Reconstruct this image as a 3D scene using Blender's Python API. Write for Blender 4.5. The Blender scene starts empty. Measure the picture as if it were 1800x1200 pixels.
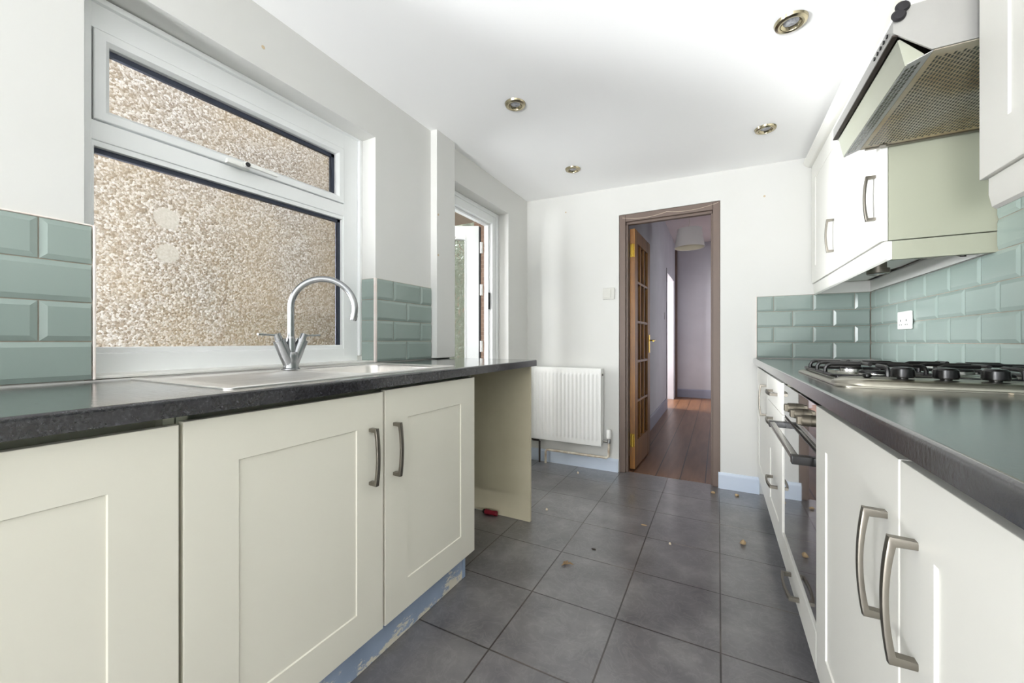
import bpy, bmesh, math, random
from mathutils import Vector, Matrix
random.seed(7)
sc = bpy.context.scene
COL = sc.collection
PI = math.pi

# ------------------------------------------------------------------ materials
def lin(c):
    o = []
    for v in c[:3]:
        v = v / 255.0
        o.append(v / 12.92 if v <= 0.04045 else ((v + 0.055) / 1.055) ** 2.4)
    return (o[0], o[1], o[2], 1.0)

class NT:
    def __init__(s, name):
        s.m = bpy.data.materials.new(name); s.m.use_nodes = True
        s.t = s.m.node_tree; s.n = s.t.nodes; s.l = s.t.links
        s.b = s.n['Principled BSDF']
    def node(s, typ, **kw):
        nd = s.n.new(typ)
        for k, v in kw.items():
            if k.startswith('_'):
                setattr(nd, k[1:], v)
            else:
                nd.inputs[k.replace('__', ' ')].default_value = v
        return nd
    def link(s, a, b): s.l.new(a, b)
    def coord(s, scale=(1, 1, 1), rot=(0, 0, 0), loc=(0, 0, 0)):
        tc = s.n.new('ShaderNodeTexCoord'); mp = s.n.new('ShaderNodeMapping')
        mp.inputs['Scale'].default_value = scale; mp.inputs['Rotation'].default_value = rot
        mp.inputs['Location'].default_value = loc
        s.link(tc.outputs['Object'], mp.inputs['Vector'])
        return mp.outputs['Vector']
    def noise(s, vec, scale, detail=4, rough=.55):
        nd = s.n.new('ShaderNodeTexNoise')
        nd.inputs['Scale'].default_value = scale; nd.inputs['Detail'].default_value = detail
        nd.inputs['Roughness'].default_value = rough
        s.link(vec, nd.inputs['Vector'])
        return nd.outputs['Fac']
    def ramp(s, fac, stops):
        nd = s.n.new('ShaderNodeValToRGB')
        el = nd.color_ramp.elements
        while len(el) < len(stops): el.new(.5)
        for e, (p, c) in zip(el, stops):
            e.position = p; e.color = c if len(c) == 4 else lin(c)
        s.link(fac, nd.inputs['Fac'])
        return nd.outputs['Color']
    def mix(s, fac, a, b, mode='MIX'):
        nd = s.n.new('ShaderNodeMix'); nd.data_type = 'RGBA'; nd.blend_type = mode
        for sock, v in ((nd.inputs['Factor'], fac), (nd.inputs['A'], a), (nd.inputs['B'], b)):
            pass
        def put(sock, v):
            if isinstance(v, (tuple, list, float, int)): sock.default_value = v
            else: s.link(v, sock)
        put(nd.inputs[0], fac); put(nd.inputs[6], a); put(nd.inputs[7], b)
        return nd.outputs[2]
    def math(s, op, a, b=None):
        nd = s.n.new('ShaderNodeMath'); nd.operation = op
        for i, v in enumerate((a, b)):
            if v is None: continue
            if isinstance(v, (float, int)): nd.inputs[i].default_value = v
            else: s.link(v, nd.inputs[i])
        return nd.outputs[0]
    def bump(s, h, strength=.2, dist=.002, normal=None):
        nd = s.n.new('ShaderNodeBump')
        nd.inputs['Strength'].default_value = strength; nd.inputs['Distance'].default_value = dist
        s.link(h, nd.inputs['Height'])
        if normal is not None: s.link(normal, nd.inputs['Normal'])
        s.link(nd.outputs['Normal'], s.b.inputs['Normal'])
        return nd.outputs['Normal']
    def set(s, col=None, rough=None, metal=None, **kw):
        if col is not None:
            if isinstance(col, tuple): s.b.inputs['Base Color'].default_value = col
            else: s.link(col, s.b.inputs['Base Color'])
        if rough is not None:
            if isinstance(rough, (float, int)): s.b.inputs['Roughness'].default_value = rough
            else: s.link(rough, s.b.inputs['Roughness'])
        if metal is not None: s.b.inputs['Metallic'].default_value = metal
        for k, v in kw.items(): s.b.inputs[k].default_value = v

def pm(name, c, rough=.5, metal=0.0, var=0.0, vs=6.0, c2=None, bump=0.0, bs=60.0, stretch=(1, 1, 1), **kw):
    """plain procedural material: base colour, optional mottling towards c2, optional fine bump"""
    t = NT(name)
    v = t.coord(stretch)
    n = t.noise(v, vs, 5)
    if var > 0:
        d = c2 or tuple(max(0, x - 40) for x in c)
        f = t.ramp(n, [(.35, (0, 0, 0, 1)), (.75, (var, var, var, 1))])
        col = t.mix(f, lin(c), lin(d))
    else:
        col = lin(c)
    t.set(col, rough, metal, **kw)
    if bump > 0:
        t.bump(t.noise(v, bs, 4), bump, .002)
    return t.m

M = {}
M['wall'] = pm('wall_paint', (217, 217, 214), .75, var=.22, vs=2.2, c2=(206, 205, 196), bump=.12, bs=35)
M['ceiling'] = pm('ceiling_paint', (248, 248, 248), .8, var=.1, vs=1.2, c2=(230, 230, 226), bump=.05, bs=20)
M['hall_wall'] = pm('hall_wall_paint', (188, 189, 195), .8, var=.5, vs=2.5, c2=(166, 166, 173), bump=.1, bs=25)
M['hall_ceiling'] = pm('hall_ceiling_paint', (200, 192, 192), .85, var=.2, vs=2)
M['upvc'] = pm('white_upvc', (240, 242, 242), .3, var=.12, vs=9, c2=(222, 224, 220))
M['cream'] = pm('cream_cabinet_paint', (222, 219, 206), .42, var=.18, vs=3.5, c2=(213, 209, 194), bump=.03, bs=180)
M['white_door'] = pm('ivory_cabinet_paint', (229, 228, 222), .4, var=.12, vs=3.5, c2=(221, 219, 211), bump=.03, bs=180)
M['carcass'] = pm('sage_cream_carcass', (154, 156, 139), .5, var=.25, vs=5, c2=(144, 146, 127))
M['bay_panel'] = pm('aged_cream_panel', (206, 198, 172), .55, var=.4, vs=6, c2=(184, 174, 146))
M['tile'] = pm('sage_glazed_tile', (146, 160, 154), .17, var=.25, vs=5, c2=(133, 149, 143))
M['grout'] = pm('stained_grout', (164, 158, 146), .85, var=.7, vs=14, c2=(110, 96, 82))
M['steel'] = pm('brushed_steel', (196, 195, 190), .27, 1.0, var=.35, vs=90, c2=(168, 166, 160), stretch=(.05, 1, 1))
M['sink_steel'] = pm('sink_stainless', (240, 237, 233), .34, .8, var=.3, vs=40, c2=(196, 192, 186), stretch=(1, .06, 1))
M['hob_steel'] = pm('hob_brushed_steel', (176, 172, 160), .3, 1.0, var=.3, vs=80, c2=(152, 148, 136), stretch=(1, .06, 1))
M['chrome'] = pm('satin_chrome', (206, 206, 204), .16, 1.0)
M['tap'] = pm('satin_tap_metal', (158, 160, 162), .24, 1.0)
M['handle'] = pm('satin_nickel_handle', (136, 131, 122), .36, 1.0, var=.2, vs=20, c2=(112, 106, 96))
M['oven_knob'] = pm('oven_knob_metal', (112, 106, 94), .5, .8)
M['nickel'] = pm('antique_nickel', (178, 168, 142), .22, 1.0)
M['brass'] = pm('polished_brass', (206, 170, 76), .22, 1.0)
M['black'] = pm('black_plastic', (11, 10, 11), .25)
M['iron'] = pm('black_enamel', (13, 12, 14), .3)
M['rubber'] = pm('black_rubber', (30, 28, 32), .5)
M['gap'] = pm('dark_recess', (46, 42, 38), .8)
M['white_plastic'] = pm('white_plastic', (240, 240, 236), .3)
M['switch'] = pm('aged_white_plastic', (205, 204, 197), .35)
M['plug'] = pm('pale_plug', (196, 178, 148), .7)
M['radiator'] = pm('white_radiator_enamel', (243, 243, 240), .35, var=.08, vs=4)
M['pipe'] = pm('painted_pipe', (226, 220, 204), .5, var=.8, vs=22, c2=(150, 122, 96))
M['dark_pipe'] = pm('tarnished_pipe', (70, 62, 58), .45, .6)
M['skirting'] = pm('blue_grey_skirting', (206, 217, 232), .42, var=.25, vs=6, c2=(188, 201, 220))
M['hall_skirting'] = pm('slate_blue_skirting', (138, 142, 158), .5, var=.3, vs=5, c2=(118, 122, 138))
M['casing'] = pm('taupe_door_frame_paint', (112, 96, 87), .5, var=.3, vs=5, c2=(92, 77, 69))
M['bulb'] = pm('bulb_glass', (196, 197, 202), .15, var=.8, vs=110, c2=(96, 96, 102))
M['shade'] = pm('linen_shade', (226, 220, 218), .85, bump=.2, bs=240)
M['shade_in'] = pm('shade_lining', (214, 206, 186), .8)
M['cable'] = pm('white_cable', (232, 224, 212), .5)
M['cord'] = pm('aged_cord', (200, 184, 168), .6)
M['red'] = pm('red_plastic', (122, 18, 36), .3)
M['debris'] = pm('tan_crumb', (172, 148, 112), .8, var=.5, vs=90, c2=(112, 90, 62))
M['leaf'] = pm('dry_leaf', (136, 112, 82), .8, var=.5, vs=60)
M['pale_debris'] = pm('pale_crumb', (214, 200, 176), .8)
M['dark_debris'] = pm('dark_crumb', (52, 44, 38), .8)
M['trim_white'] = pm('white_tile_trim', (240, 234, 228), .3, var=.3, vs=12, c2=(214, 168, 150))
M['sill'] = pm('white_sill', (236, 236, 232), .35, var=.35, vs=10, c2=(205, 198, 180))
M['hood'] = pm('silver_hood_metal', (178, 177, 174), .42, .5, var=.2, vs=30, c2=(162, 161, 156))
M['vent'] = pm('pale_vent_metal', (206, 206, 206), .45, .15)
M['diffuser'] = pm('frosted_lamp_cover', (170, 173, 160), .35, var=.4, vs=12, c2=(154, 153, 130), stretch=(1, .2, 1))
M['tan'] = pm('tan_timber', (238, 224, 206), .7, var=.4, vs=8, stretch=(1, .1, 1))
M['hedge'] = pm('hedge_leaf', (138, 142, 124), .8, var=.9, vs=9, c2=(56, 62, 50), bump=1, bs=30)
M['paving'] = pm('concrete_paving', (168, 166, 160), .85, var=.4, vs=4)
M['outer'] = pm('grey_outer_skin', (112, 112, 112), .9, var=.3, vs=4)  # dark tone for the added outer skin, soaks up bounced light
M['spacer'] = pm('glazing_spacer', (52, 58, 72), .4, .4)

def glass(name, rough=0.0, tint=(1, 1, 1, 1), bump=None):
    t = NT(name)
    t.n.remove(t.b)
    out = t.n['Material Output']
    tr = t.n.new('ShaderNodeBsdfTransparent'); gl = t.n.new('ShaderNodeBsdfGlossy')
    tr.inputs['Color'].default_value = tint; gl.inputs['Roughness'].default_value = max(rough, .02)
    fr = t.n.new('ShaderNodeFresnel'); fr.inputs['IOR'].default_value = 1.45
    mx = t.n.new('ShaderNodeMixShader')
    t.link(fr.outputs[0], mx.inputs[0]); t.link(tr.outputs[0], mx.inputs[1]); t.link(gl.outputs[0], mx.inputs[2])
    t.link(mx.outputs[0], out.inputs['Surface'])
    return t.m
M['glass'] = glass('clear_glazing')
def textured_glass():
    t = NT('leaf_patterned_glass')
    v = t.coord((1, 1, 1))
    vo = t.n.new('ShaderNodeTexVoronoi'); vo.inputs['Scale'].default_value = 26; t.link(v, vo.inputs['Vector'])
    n = t.noise(v, 22, 3)
    t.set((.93, .96, .94, 1), .06, 0.0, **{'Transmission Weight': 1.0, 'IOR': 1.3})
    t.bump(t.math('ADD', vo.outputs['Distance'], n), 1.0, .012)
    return t.m
M['obscure'] = textured_glass()

def door_wood(name, c1, c2, c3, axis='z', rough=.35):
    t = NT(name)
    sc_ = {'z': (14, 14, 1.2), 'y': (14, 1.0, 14), 'x': (1.0, 14, 14)}[axis]
    v = t.coord(sc_)
    n = t.noise(v, 1.6, 6, .6)
    n2 = t.noise(t.coord(tuple(x * 6 for x in sc_)), 2.0, 4)
    col = t.ramp(n, [(.3, c1), (.52, c2), (.75, c3)])
    col = t.mix(t.math('MULTIPLY', n2, .35), col, lin(tuple(x * .55 for x in c1)))
    t.set(col, rough)
    t.bump(n2, .15, .001)
    return t.m
M['oak'] = door_wood('varnished_pine', (112, 72, 30), (152, 102, 44), (176, 124, 60))

def boards():
    t = NT('stained_floorboards')
    tc = t.n.new('ShaderNodeTexCoord'); sp = t.n.new('ShaderNodeSeparateXYZ')
    t.link(tc.outputs['Object'], sp.inputs[0])
    u = t.math('DIVIDE', t.math('ADD', sp.outputs['X'], 2.06), .165)
    fr = t.math('FRACT', u); idx = t.math('FLOOR', u)
    gap = t.math('LESS_THAN', t.math('MINIMUM', fr, t.math('SUBTRACT', 1.0, fr)), .022)
    wn = t.n.new('ShaderNodeTexWhiteNoise'); wn.noise_dimensions = '1D'; t.link(idx, wn.inputs['W'])
    v = t.coord((9, .9, 9))
    n = t.noise(v, 2.2, 6, .6)
    col = t.ramp(n, [(.25, (92, 64, 44)), (.5, (118, 84, 58)), (.75, (138, 102, 72))])
    col = t.mix(t.math('MULTIPLY', wn.outputs['Value'], .3), col, lin((100, 58, 34)))
    col = t.mix(gap, col, lin((48, 30, 22)))
    t.set(col, .34)
    t.bump(t.math('SUBTRACT', n, t.math('MULTIPLY', gap, 2.0)), .25, .002)
    return t.m
M['boards'] = boards()

TS = .333
TX0, TY0 = -2.9768 * TS, 3.2707 * TS
def floor_tiles():
    t = NT('dark_slate_floor_tile')
    tc = t.n.new('ShaderNodeTexCoord'); sp = t.n.new('ShaderNodeSeparateXYZ')
    t.link(tc.outputs['Object'], sp.inputs[0])
    u = t.math('DIVIDE', t.math('SUBTRACT', sp.outputs['X'], TX0 - 12 * TS), TS)
    w = t.math('DIVIDE', t.math('SUBTRACT', sp.outputs['Y'], TY0 - 12 * TS), TS)
    fu, fw = t.math('FRACT', u), t.math('FRACT', w)
    du = t.math('MINIMUM', fu, t.math('SUBTRACT', 1.0, fu)); dw = t.math('MINIMUM', fw, t.math('SUBTRACT', 1.0, fw))
    dm = t.math('MINIMUM', du, dw)
    mr = t.n.new('ShaderNodeMapRange'); mr.inputs['From Min'].default_value = .0055; mr.inputs['From Max'].default_value = .0105
    t.link(dm, mr.inputs['Value']); tilef = mr.outputs['Result']
    cb = t.n.new('ShaderNodeCombineXYZ'); t.link(t.math('FLOOR', u), cb.inputs[0]); t.link(t.math('FLOOR', w), cb.inputs[1])
    wn = t.n.new('ShaderNodeTexWhiteNoise'); t.link(cb.outputs[0], wn.inputs['Vector'])
    v = t.coord()
    n1 = t.noise(v, 5, 6, .6); n2 = t.noise(v, 42, 8, .66)
    n3 = t.n.new('ShaderNodeTexNoise'); n3.inputs['Scale'].default_value = 12; n3.inputs['Detail'].default_value = 9; n3.inputs['Roughness'].default_value = .62
    n3.inputs['Distortion'].default_value = 1.6; t.link(v, n3.inputs['Vector'])
    col = t.ramp(n1, [(.3, (86, 85, 88)), (.52, (110, 108, 110)), (.74, (140, 138, 138))])
    col = t.mix(t.math('MULTIPLY', n2, .35), col, lin((88, 85, 86)))
    sw_ = t.ramp(n3.outputs['Fac'], [(.46, (0, 0, 0, 1)), (.5, (.13, .13, .13, 1)), (.54, (0, 0, 0, 1))])
    col = t.mix(sw_, col, lin((166, 163, 162)))
    col = t.mix(t.math('MULTIPLY', wn.outputs['Value'], .25), col, lin((104, 101, 103)))
    gcol = t.ramp(t.noise(v, 3.2, 3), [(.45, (38, 35, 33)), (.6, (74, 67, 62)), (.72, (128, 119, 110))])
    col = t.mix(tilef, gcol, col)
    t.set(col, t.ramp(n1, [(.3, (.28, .28, .28, 1)), (.7, (.42, .42, .42, 1))]))
    t.b.inputs['Coat Weight'].default_value = .8; t.b.inputs['Coat Roughness'].default_value = .17
    h = t.math('ADD', t.math('MULTIPLY', n3.outputs['Fac'], .8), t.math('MULTIPLY', n2, .35))
    h = t.math('ADD', h, t.math('MULTIPLY', tilef, 1.2))
    t.bump(h, .35, .004)
    return t.m
M['floor'] = floor_tiles()

def worktop(name):
    t = NT(name)
    v = t.coord((1, 1, 1)); vs = t.coord((1.0, 11, 9))
    n1 = t.noise(v, 16, 6, .65); n2 = t.noise(vs, 14, 6, .62)
    n3 = t.noise(v, 130, 4, .7)
    col = t.ramp(n1, [(.34, (30, 29, 32)), (.56, (42, 41, 45)), (.76, (62, 62, 67))])
    fl = t.ramp(n3, [(.61, (0, 0, 0, 1)), (.71, (.45, .45, .45, 1))])
    col = t.mix(fl, col, lin((120, 121, 130)))
    col = t.mix(t.ramp(n2, [(.48, (0, 0, 0, 1)), (.7, (.4, .4, .4, 1))]), col, lin((84, 87, 89)))
    t.set(col, t.ramp(n2, [(.3, (.16, .16, .16, 1)), (.7, (.28, .28, .28, 1))]))
    nn = t.bump(t.math('ADD', t.math('MULTIPLY', n3, .5), n2), .16, .0012)
    t.link(nn, t.b.inputs['Coat Normal'])
    t.b.inputs['Coat Weight'].default_value = 1.0; t.b.inputs['Coat Roughness'].default_value = .11; t.b.inputs['Coat IOR'].default_value = 1.45
    t.b.inputs['Specular IOR Level'].default_value = .25
    return t.m
M['worktop'] = worktop('charcoal_slate_laminate')

def pebbledash():
    t = NT('pebbledash_render')
    v = t.coord()
    vo = t.n.new('ShaderNodeTexVoronoi'); vo.inputs['Scale'].default_value = 96; t.link(v, vo.inputs['Vector'])
    n = t.noise(v, 110, 4, .7); n1 = t.noise(v, 1.1, 3)
    col = t.ramp(vo.outputs['Color'], [(.2, (136, 122, 104)), (.5, (174, 164, 150)), (.8, (212, 206, 198))])
    col = t.mix(t.ramp(n, [(.36, (.8, .8, .8, 1)), (.5, (0, 0, 0, 1))]), col, lin((112, 96, 78)))
    col = t.mix(t.ramp(n1, [(.42, (0, 0, 0, 1)), (.66, (.5, .5, .5, 1))]), col, lin((172, 150, 112)))
    # two patches of bare cement
    tc = t.n.new('ShaderNodeTexCoord'); patch = None
    for (py, pz, r) in ((.985, 1.655, .055), (.99, 1.47, .05)):
        ds = t.n.new('ShaderNodeVectorMath'); ds.operation = 'DISTANCE'
        ds.inputs[1].default_value = (.0, py, pz); t.link(tc.outputs['Object'], ds.inputs[0])
        p = t.math('LESS_THAN', t.math('ADD', ds.outputs['Value'], t.math('MULTIPLY', t.math('SUBTRACT', n, .5), .05)), r)
        patch = p if patch is None else t.math('MAXIMUM', patch, p)
    col = t.mix(t.math('MULTIPLY', patch, .85), col, lin((178, 172, 160)))
    t.set(col, .9)
    h = t.math('SUBTRACT', t.math('MULTIPLY', n, .6), vo.outputs['Distance'])
    t.bump(t.math('MULTIPLY', h, t.math('SUBTRACT', 1.0, t.math('MULTIPLY', patch, .85))), .7, .01)
    return t.m
M['pebble'] = pebbledash()

def brick():
    t = NT('red_brick')
    v = t.coord((1, 1, 1), (PI / 2, 0, 0))
    b = t.n.new('ShaderNodeTexBrick'); b.inputs['Scale'].default_value = 4.4
    b.inputs['Color1'].default_value = lin((138, 112, 94)); b.inputs['Color2'].default_value = lin((120, 96, 80))
    b.inputs['Mortar'].default_value = lin((142, 122, 106))
    t.link(v, b.inputs['Vector'])
    t.set(b.outputs['Color'], .9)
    return t.m
M['brick'] = brick()

def plinth_paint():
    t = NT('chipped_blue_plinth_paint')
    v = t.coord((1, .42, 1.0))
    n = t.noise(v, 13, 10, .8)
    tc = t.n.new('ShaderNodeTexCoord'); sp = t.n.new('ShaderNodeSeparateXYZ'); t.link(tc.outputs['Object'], sp.inputs[0])
    lowf = t.math('MULTIPLY', t.math('SUBTRACT', .05, sp.outputs['Z']), 1.6)
    f = t.ramp(t.math('ADD', n, lowf), [(.55, (0, 0, 0, 1)), (.57, (1, 1, 1, 1))])
    n2 = t.noise(t.coord(), 5, 3)
    blue = t.ramp(n2, [(.35, (140, 155, 178)), (.65, (160, 175, 198))])
    t.set(t.mix(f, blue, lin((224, 219, 202))), .45)
    t.bump(f, .3, .001)
    return t.m
M['plinth'] = plinth_paint()

def greasy_mesh():
    t = NT('greasy_filter_metal')
    v = t.coord()
    n = t.noise(v, 3.2, 4)
    col = t.ramp(n, [(.36, (206, 203, 194)), (.54, (186, 168, 132)), (.68, (150, 112, 62))])
    t.set(col, .45, .2)
    return t.m
M['filter'] = greasy_mesh()

def oven_glass():
    t = NT('black_oven_glass')
    v = t.coord()
    t.set(lin((16, 14, 14)), .03, 0.0, **{'Specular IOR Level': .9})
    t.b.inputs['Coat Weight'].default_value = 1.0; t.b.inputs['Coat Roughness'].default_value = .02
    return t.m
M['oven_glass'] = oven_glass()

# ------------------------------------------------------------------ mesh building
class MB:
    def __init__(s): s.bm = bmesh.new()
    def _merge(s, tmp, mi=0):
        vm = {}
        for v in tmp.verts: vm[v] = s.bm.verts.new(v.co)
        for f in tmp.faces:
            try:
                nf = s.bm.faces.new([vm[v] for v in f.verts]); nf.material_index = mi
            except ValueError: pass
        tmp.free()
    def box(s, x0, x1, y0, y1, z0, z1, b=0.0, seg=2, mi=0, fn=None):
        t = bmesh.new()
        x0, x1 = min(x0, x1), max(x0, x1); y0, y1 = min(y0, y1), max(y0, y1); z0, z1 = min(z0, z1), max(z0, z1)
        vs = [t.verts.new(p) for p in ((x0, y0, z0), (x1, y0, z0), (x1, y1, z0), (x0, y1, z0), (x0, y0, z1), (x1, y0, z1), (x1, y1, z1), (x0, y1, z1))]
        for q in ((3, 2, 1, 0), (4, 5, 6, 7), (0, 1, 5, 4), (1, 2, 6, 5), (2, 3, 7, 6), (3, 0, 4, 7)):
            t.faces.new([vs[i] for i in q])
        if b > 0:
            b = min(b, .48 * min(x1 - x0, y1 - y0, z1 - z0))
            bmesh.ops.bevel(t, geom=t.edges[:], offset=b, segments=seg, profile=.5, affect='EDGES')
        if fn:
            for v in t.verts: v.co = Vector(fn(*v.co))
        s._merge(t, mi); return s
    def prism(s, poly, fn, a0, a1, mi=0, b=0.0, seg=2):
        """polygon (u,v) extruded from w=a0 to a1, mapped by fn(u,v,w)"""
        t = bmesh.new()
        A = [t.verts.new((u, v, a0)) for u, v in poly]; B = [t.verts.new((u, v, a1)) for u, v in poly]
        n = len(poly)
        t.faces.new(A[::-1]); t.faces.new(B)
        for i in range(n): t.faces.new([A[i], A[(i + 1) % n], B[(i + 1) % n], B[i]])
        if b > 0: bmesh.ops.bevel(t, geom=t.edges[:], offset=b, segments=seg, profile=.5, affect='EDGES')
        for v in t.verts: v.co = Vector(fn(*v.co))
        s._merge(t, mi); return s
    def tube(s, pts, r, n=12, closed=False, caps=True, mi=0):
        pts = [Vector(p) for p in pts]; N = len(pts)
        rs = r if isinstance(r, (list, tuple)) else [r] * N
        t = bmesh.new(); rings = []
        up = None
        for i, p in enumerate(pts):
            if closed: d = pts[(i + 1) % N] - pts[i - 1]
            else: d = pts[min(i + 1, N - 1)] - pts[max(i - 1, 0)]
            d.normalize()
            if up is None:
                up = Vector((0, 0, 1)) if abs(d.z) < .9 else Vector((1, 0, 0))
            sd = d.cross(up).normalized(); up = sd.cross(d).normalized()
            rings.append([t.verts.new(p + (sd * math.cos(a) + up * math.sin(a)) * rs[i]) for a in [2 * PI * k / n for k in range(n)]])
        for i in range(N if closed else N - 1):
            A, B = rings[i], rings[(i + 1) % N]
            for k in range(n): t.faces.new([A[k], A[(k + 1) % n], B[(k + 1) % n], B[k]])
        if caps and not closed:
            t.faces.new(rings[0][::-1]); t.faces.new(rings[-1])
        s._merge(t, mi); return s
    def cyl(s, p0, p1, r0, r1=None, n=24, mi=0):
        return s.tube([p0, p1], [r0, r0 if r1 is None else r1], n, mi=mi)
    def lathe(s, prof, c, axis=(0, 0, 1), n=32, mi=0):
        """profile [(radius, height)] turned about AXIS at C"""
        ax = Vector(axis).normalized(); h = Vector((1, 0, 0)) if abs(ax.x) < .9 else Vector((0, 1, 0))
        a = ax.cross(h).normalized(); b_ = ax.cross(a).normalized(); c = Vector(c)
        t = bmesh.new(); rings = []
        for r, z in prof:
            if r < 1e-6: rings.append([t.verts.new(c + ax * z)])
            else: rings.append([t.verts.new(c + ax * z + (a * math.cos(2 * PI * k / n) + b_ * math.sin(2 * PI * k / n)) * r) for k in range(n)])
        for A, B in zip(rings, rings[1:]):
            for k in range(n):
                q = [A[k % len(A)], A[(k + 1) % len(A)], B[(k + 1) % len(B)], B[k % len(B)]]
                u = []
                for v in q:
                    if v not in u: u.append(v)
                if len(u) > 2: t.faces.new(u)
        s._merge(t, mi); return s
    def blob(s, c, r, jit=.25, sub=2, mi=0):
        t = bmesh.new(); bmesh.ops.create_icosphere(t, subdivisions=sub, radius=1.0)
        for v in t.verts:
            k = 1 + random.uniform(-jit, jit)
            v.co = Vector((c[0] + v.co.x * r[0] * k, c[1] + v.co.y * r[1] * k, c[2] + v.co.z * r[2] * k))
        s._merge(t, mi); return s
    def map(s, fn):
        for v in s.bm.verts: v.co = Vector(fn(*v.co))
        return s
    def build(s, name, mats, parent=None, base=None, angle=32):
        bm = s.bm
        bmesh.ops.recalc_face_normals(bm, faces=bm.faces[:])
        if parent is not None: base = BASE[parent.name]
        if base is None:
            xs = [v.co for v in bm.verts]
            base = Vector(((min(v.x for v in xs) + max(v.x for v in xs)) / 2, (min(v.y for v in xs) + max(v.y for v in xs)) / 2, min(v.z for v in xs)))
        base = Vector(base)
        for v in bm.verts: v.co -= base
        me = bpy.data.meshes.new(name); bm.to_mesh(me); bm.free()
        for p in me.polygons: p.use_smooth = True
        me.set_sharp_from_angle(angle=math.radians(angle))
        for m in (mats if isinstance(mats, (list, tuple)) else [mats]): me.materials.append(m)
        o = bpy.data.objects.new(name, me); COL.objects.link(o)
        if parent is not None: o.parent = parent
        else: o.location = base
        wn_ = o.modifiers.new('normals', 'WEIGHTED_NORMAL'); wn_.keep_sharp = True; wn_.weight = 80
        BASE[o.name] = base
        return o
BASE = {}

def tag(o, label=None, cat=None, group=None, kind=None):
    if label: o['label'] = label
    if cat: o['category'] = cat
    if group: o['group'] = group
    if kind: o['kind'] = kind
    return o
def thing(name, label, cat, base, group=None):
    o = bpy.data.objects.new(name, None); o.empty_display_size = .1; COL.objects.link(o); o.location = base
    BASE[o.name] = Vector(base)
    return tag(o, label, cat, group)
def struct(name, base, label=None, cat='structure'):
    o = bpy.data.objects.new(name, None); COL.objects.link(o); o.location = base; BASE[o.name] = Vector(base)
    o['kind'] = 'structure'
    tag(o, label, cat)
    return o
def swall(mb, name, m, label, cat, base=None):
    return tag(mb.build(name, m, base=base), label, cat, kind='structure')

# ------------------------------------------------------------------ room constants
XL, XR = -1.45, .805
YF, YB = 3.03, -3.4
ZC = 2.30
def zc(x): return 2.20 - .0253 * (x + 1.45)
WY0, WY1, WZ0, WZ1 = .378, 1.350, .898, 1.978          # kitchen window opening
DY0, DY1, DZ1 = 1.935, 2.690, 2.000                    # back door opening
BWY0, BWY1, BWZ0, BWZ1 = -3.0, -1.5, .95, 2.05         # made-up window opening behind the camera, for the added fill lamp

# ------------------------------------------------------------------ setting
b = MB().box(XL - .3, XR + .1, YB - .1, YF + .045, -.06, 0)
tag(b.build('floor', M['floor'], base=(0, 0, 0)), 'dark grey square slate-look floor tiles', 'floor', kind='structure')
b = MB().box(-3.2, 1.2, YF + .045, 8.6, -.06, .002)
tag(b.build('floor_hallway', M['boards'], base=(0, 0, 0)), 'stained wooden floorboards in the hallway', 'floor', kind='structure')

def wall_with_holes(axis, p0, p1, a0, a1, z0, z1, holes):
    """vertical wall slab (normal along AXIS between p0 and p1) from a0 to a1 with rectangular holes (b0,b1,h0,h1)"""
    mb = MB()
    def put(u0, u1, h0, h1):
        if u1 - u0 < 1e-4 or h1 - h0 < 1e-4: return
        if axis == 'x': mb.box(p0, p1, u0, u1, h0, h1)
        else: mb.box(u0, u1, p0, p1, h0, h1)
    cur = a0
    for (u0, u1, h0, h1) in sorted(holes):
        put(cur, u0, z0, z1); put(u0, u1, z0, h0); put(u0, u1, h1, z1); cur = u1
    put(cur, a1, z0, z1)
    return mb
wl = wall_with_holes('x', XL - .17, XL, YB - .1, YF + .12, -.05, ZC, [(BWY0, BWY1, BWZ0, BWZ1), (WY0, WY1, WZ0, WZ1), (DY0, DY1, -.05, DZ1)])
swall(wl, 'wall_left', M['wall'], 'white window wall on the left', 'wall', (XL, 0, 0))
b = MB().box(XL - .001, -1.405, 1.756, 1.929, .905, 2.25, .004)
swall(b, 'trim_1', M['wall'], 'narrow boxed-in white pier between window and back door', 'trim')
DX0, DX1, DZT = -.671, .014, 1.966
wf = wall_with_holes('y', YF, YF + .12, XL - .17, XR + .12, -.05, 3.0, [(DX0, DX1, -.05, DZT)])
swall(wf, 'wall_far', M['wall'], 'white far wall with the hallway doorway', 'wall', (0, YF, 0))
b = MB().box(XR, XR + .12, YB - .1, YF + .1, -.05, ZC)
swall(b, 'wall_right', M['wall'], 'white wall behind the cooker run', 'wall')
wb = wall_with_holes('y', YB - .12, YB, XL - .17, XR + .12, -.05, ZC, [(-1.38, .5, .05, 2.05)])  # opening behind the viewer is made up to let light in
swall(wb, 'wall_back', M['wall'], 'white wall behind the viewer', 'wall')
cb = MB().box(XL - .2, XR + .12, YB - .12, YF + .02, 0, .08, fn=lambda x, y, z: (x, y, zc(x) + z))
swall(cb, 'ceiling', M['ceiling'], 'smooth white ceiling', 'ceiling')

# far wall skirting
def skirt(mb, x0, x1, y, h, t=.016):
    mb.prism([(0, 0), (t, 0), (t, h - .02), (t * .55, h - .008), (t * .4, h), (0, h)], lambda u, v, w: (w, y - u, v), x0, x1)
    return mb
swall(skirt(MB(), XL, DX0 - .004, YF, .098), 'baseboard_far', M['skirting'], 'pale blue skirting under the radiator', 'skirting board')
swall(skirt(MB(), DX1 - .012, .24, YF, .108), 'baseboard_far_right', M['skirting'], 'short pale blue skirting right of the doorway', 'skirting board')

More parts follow.
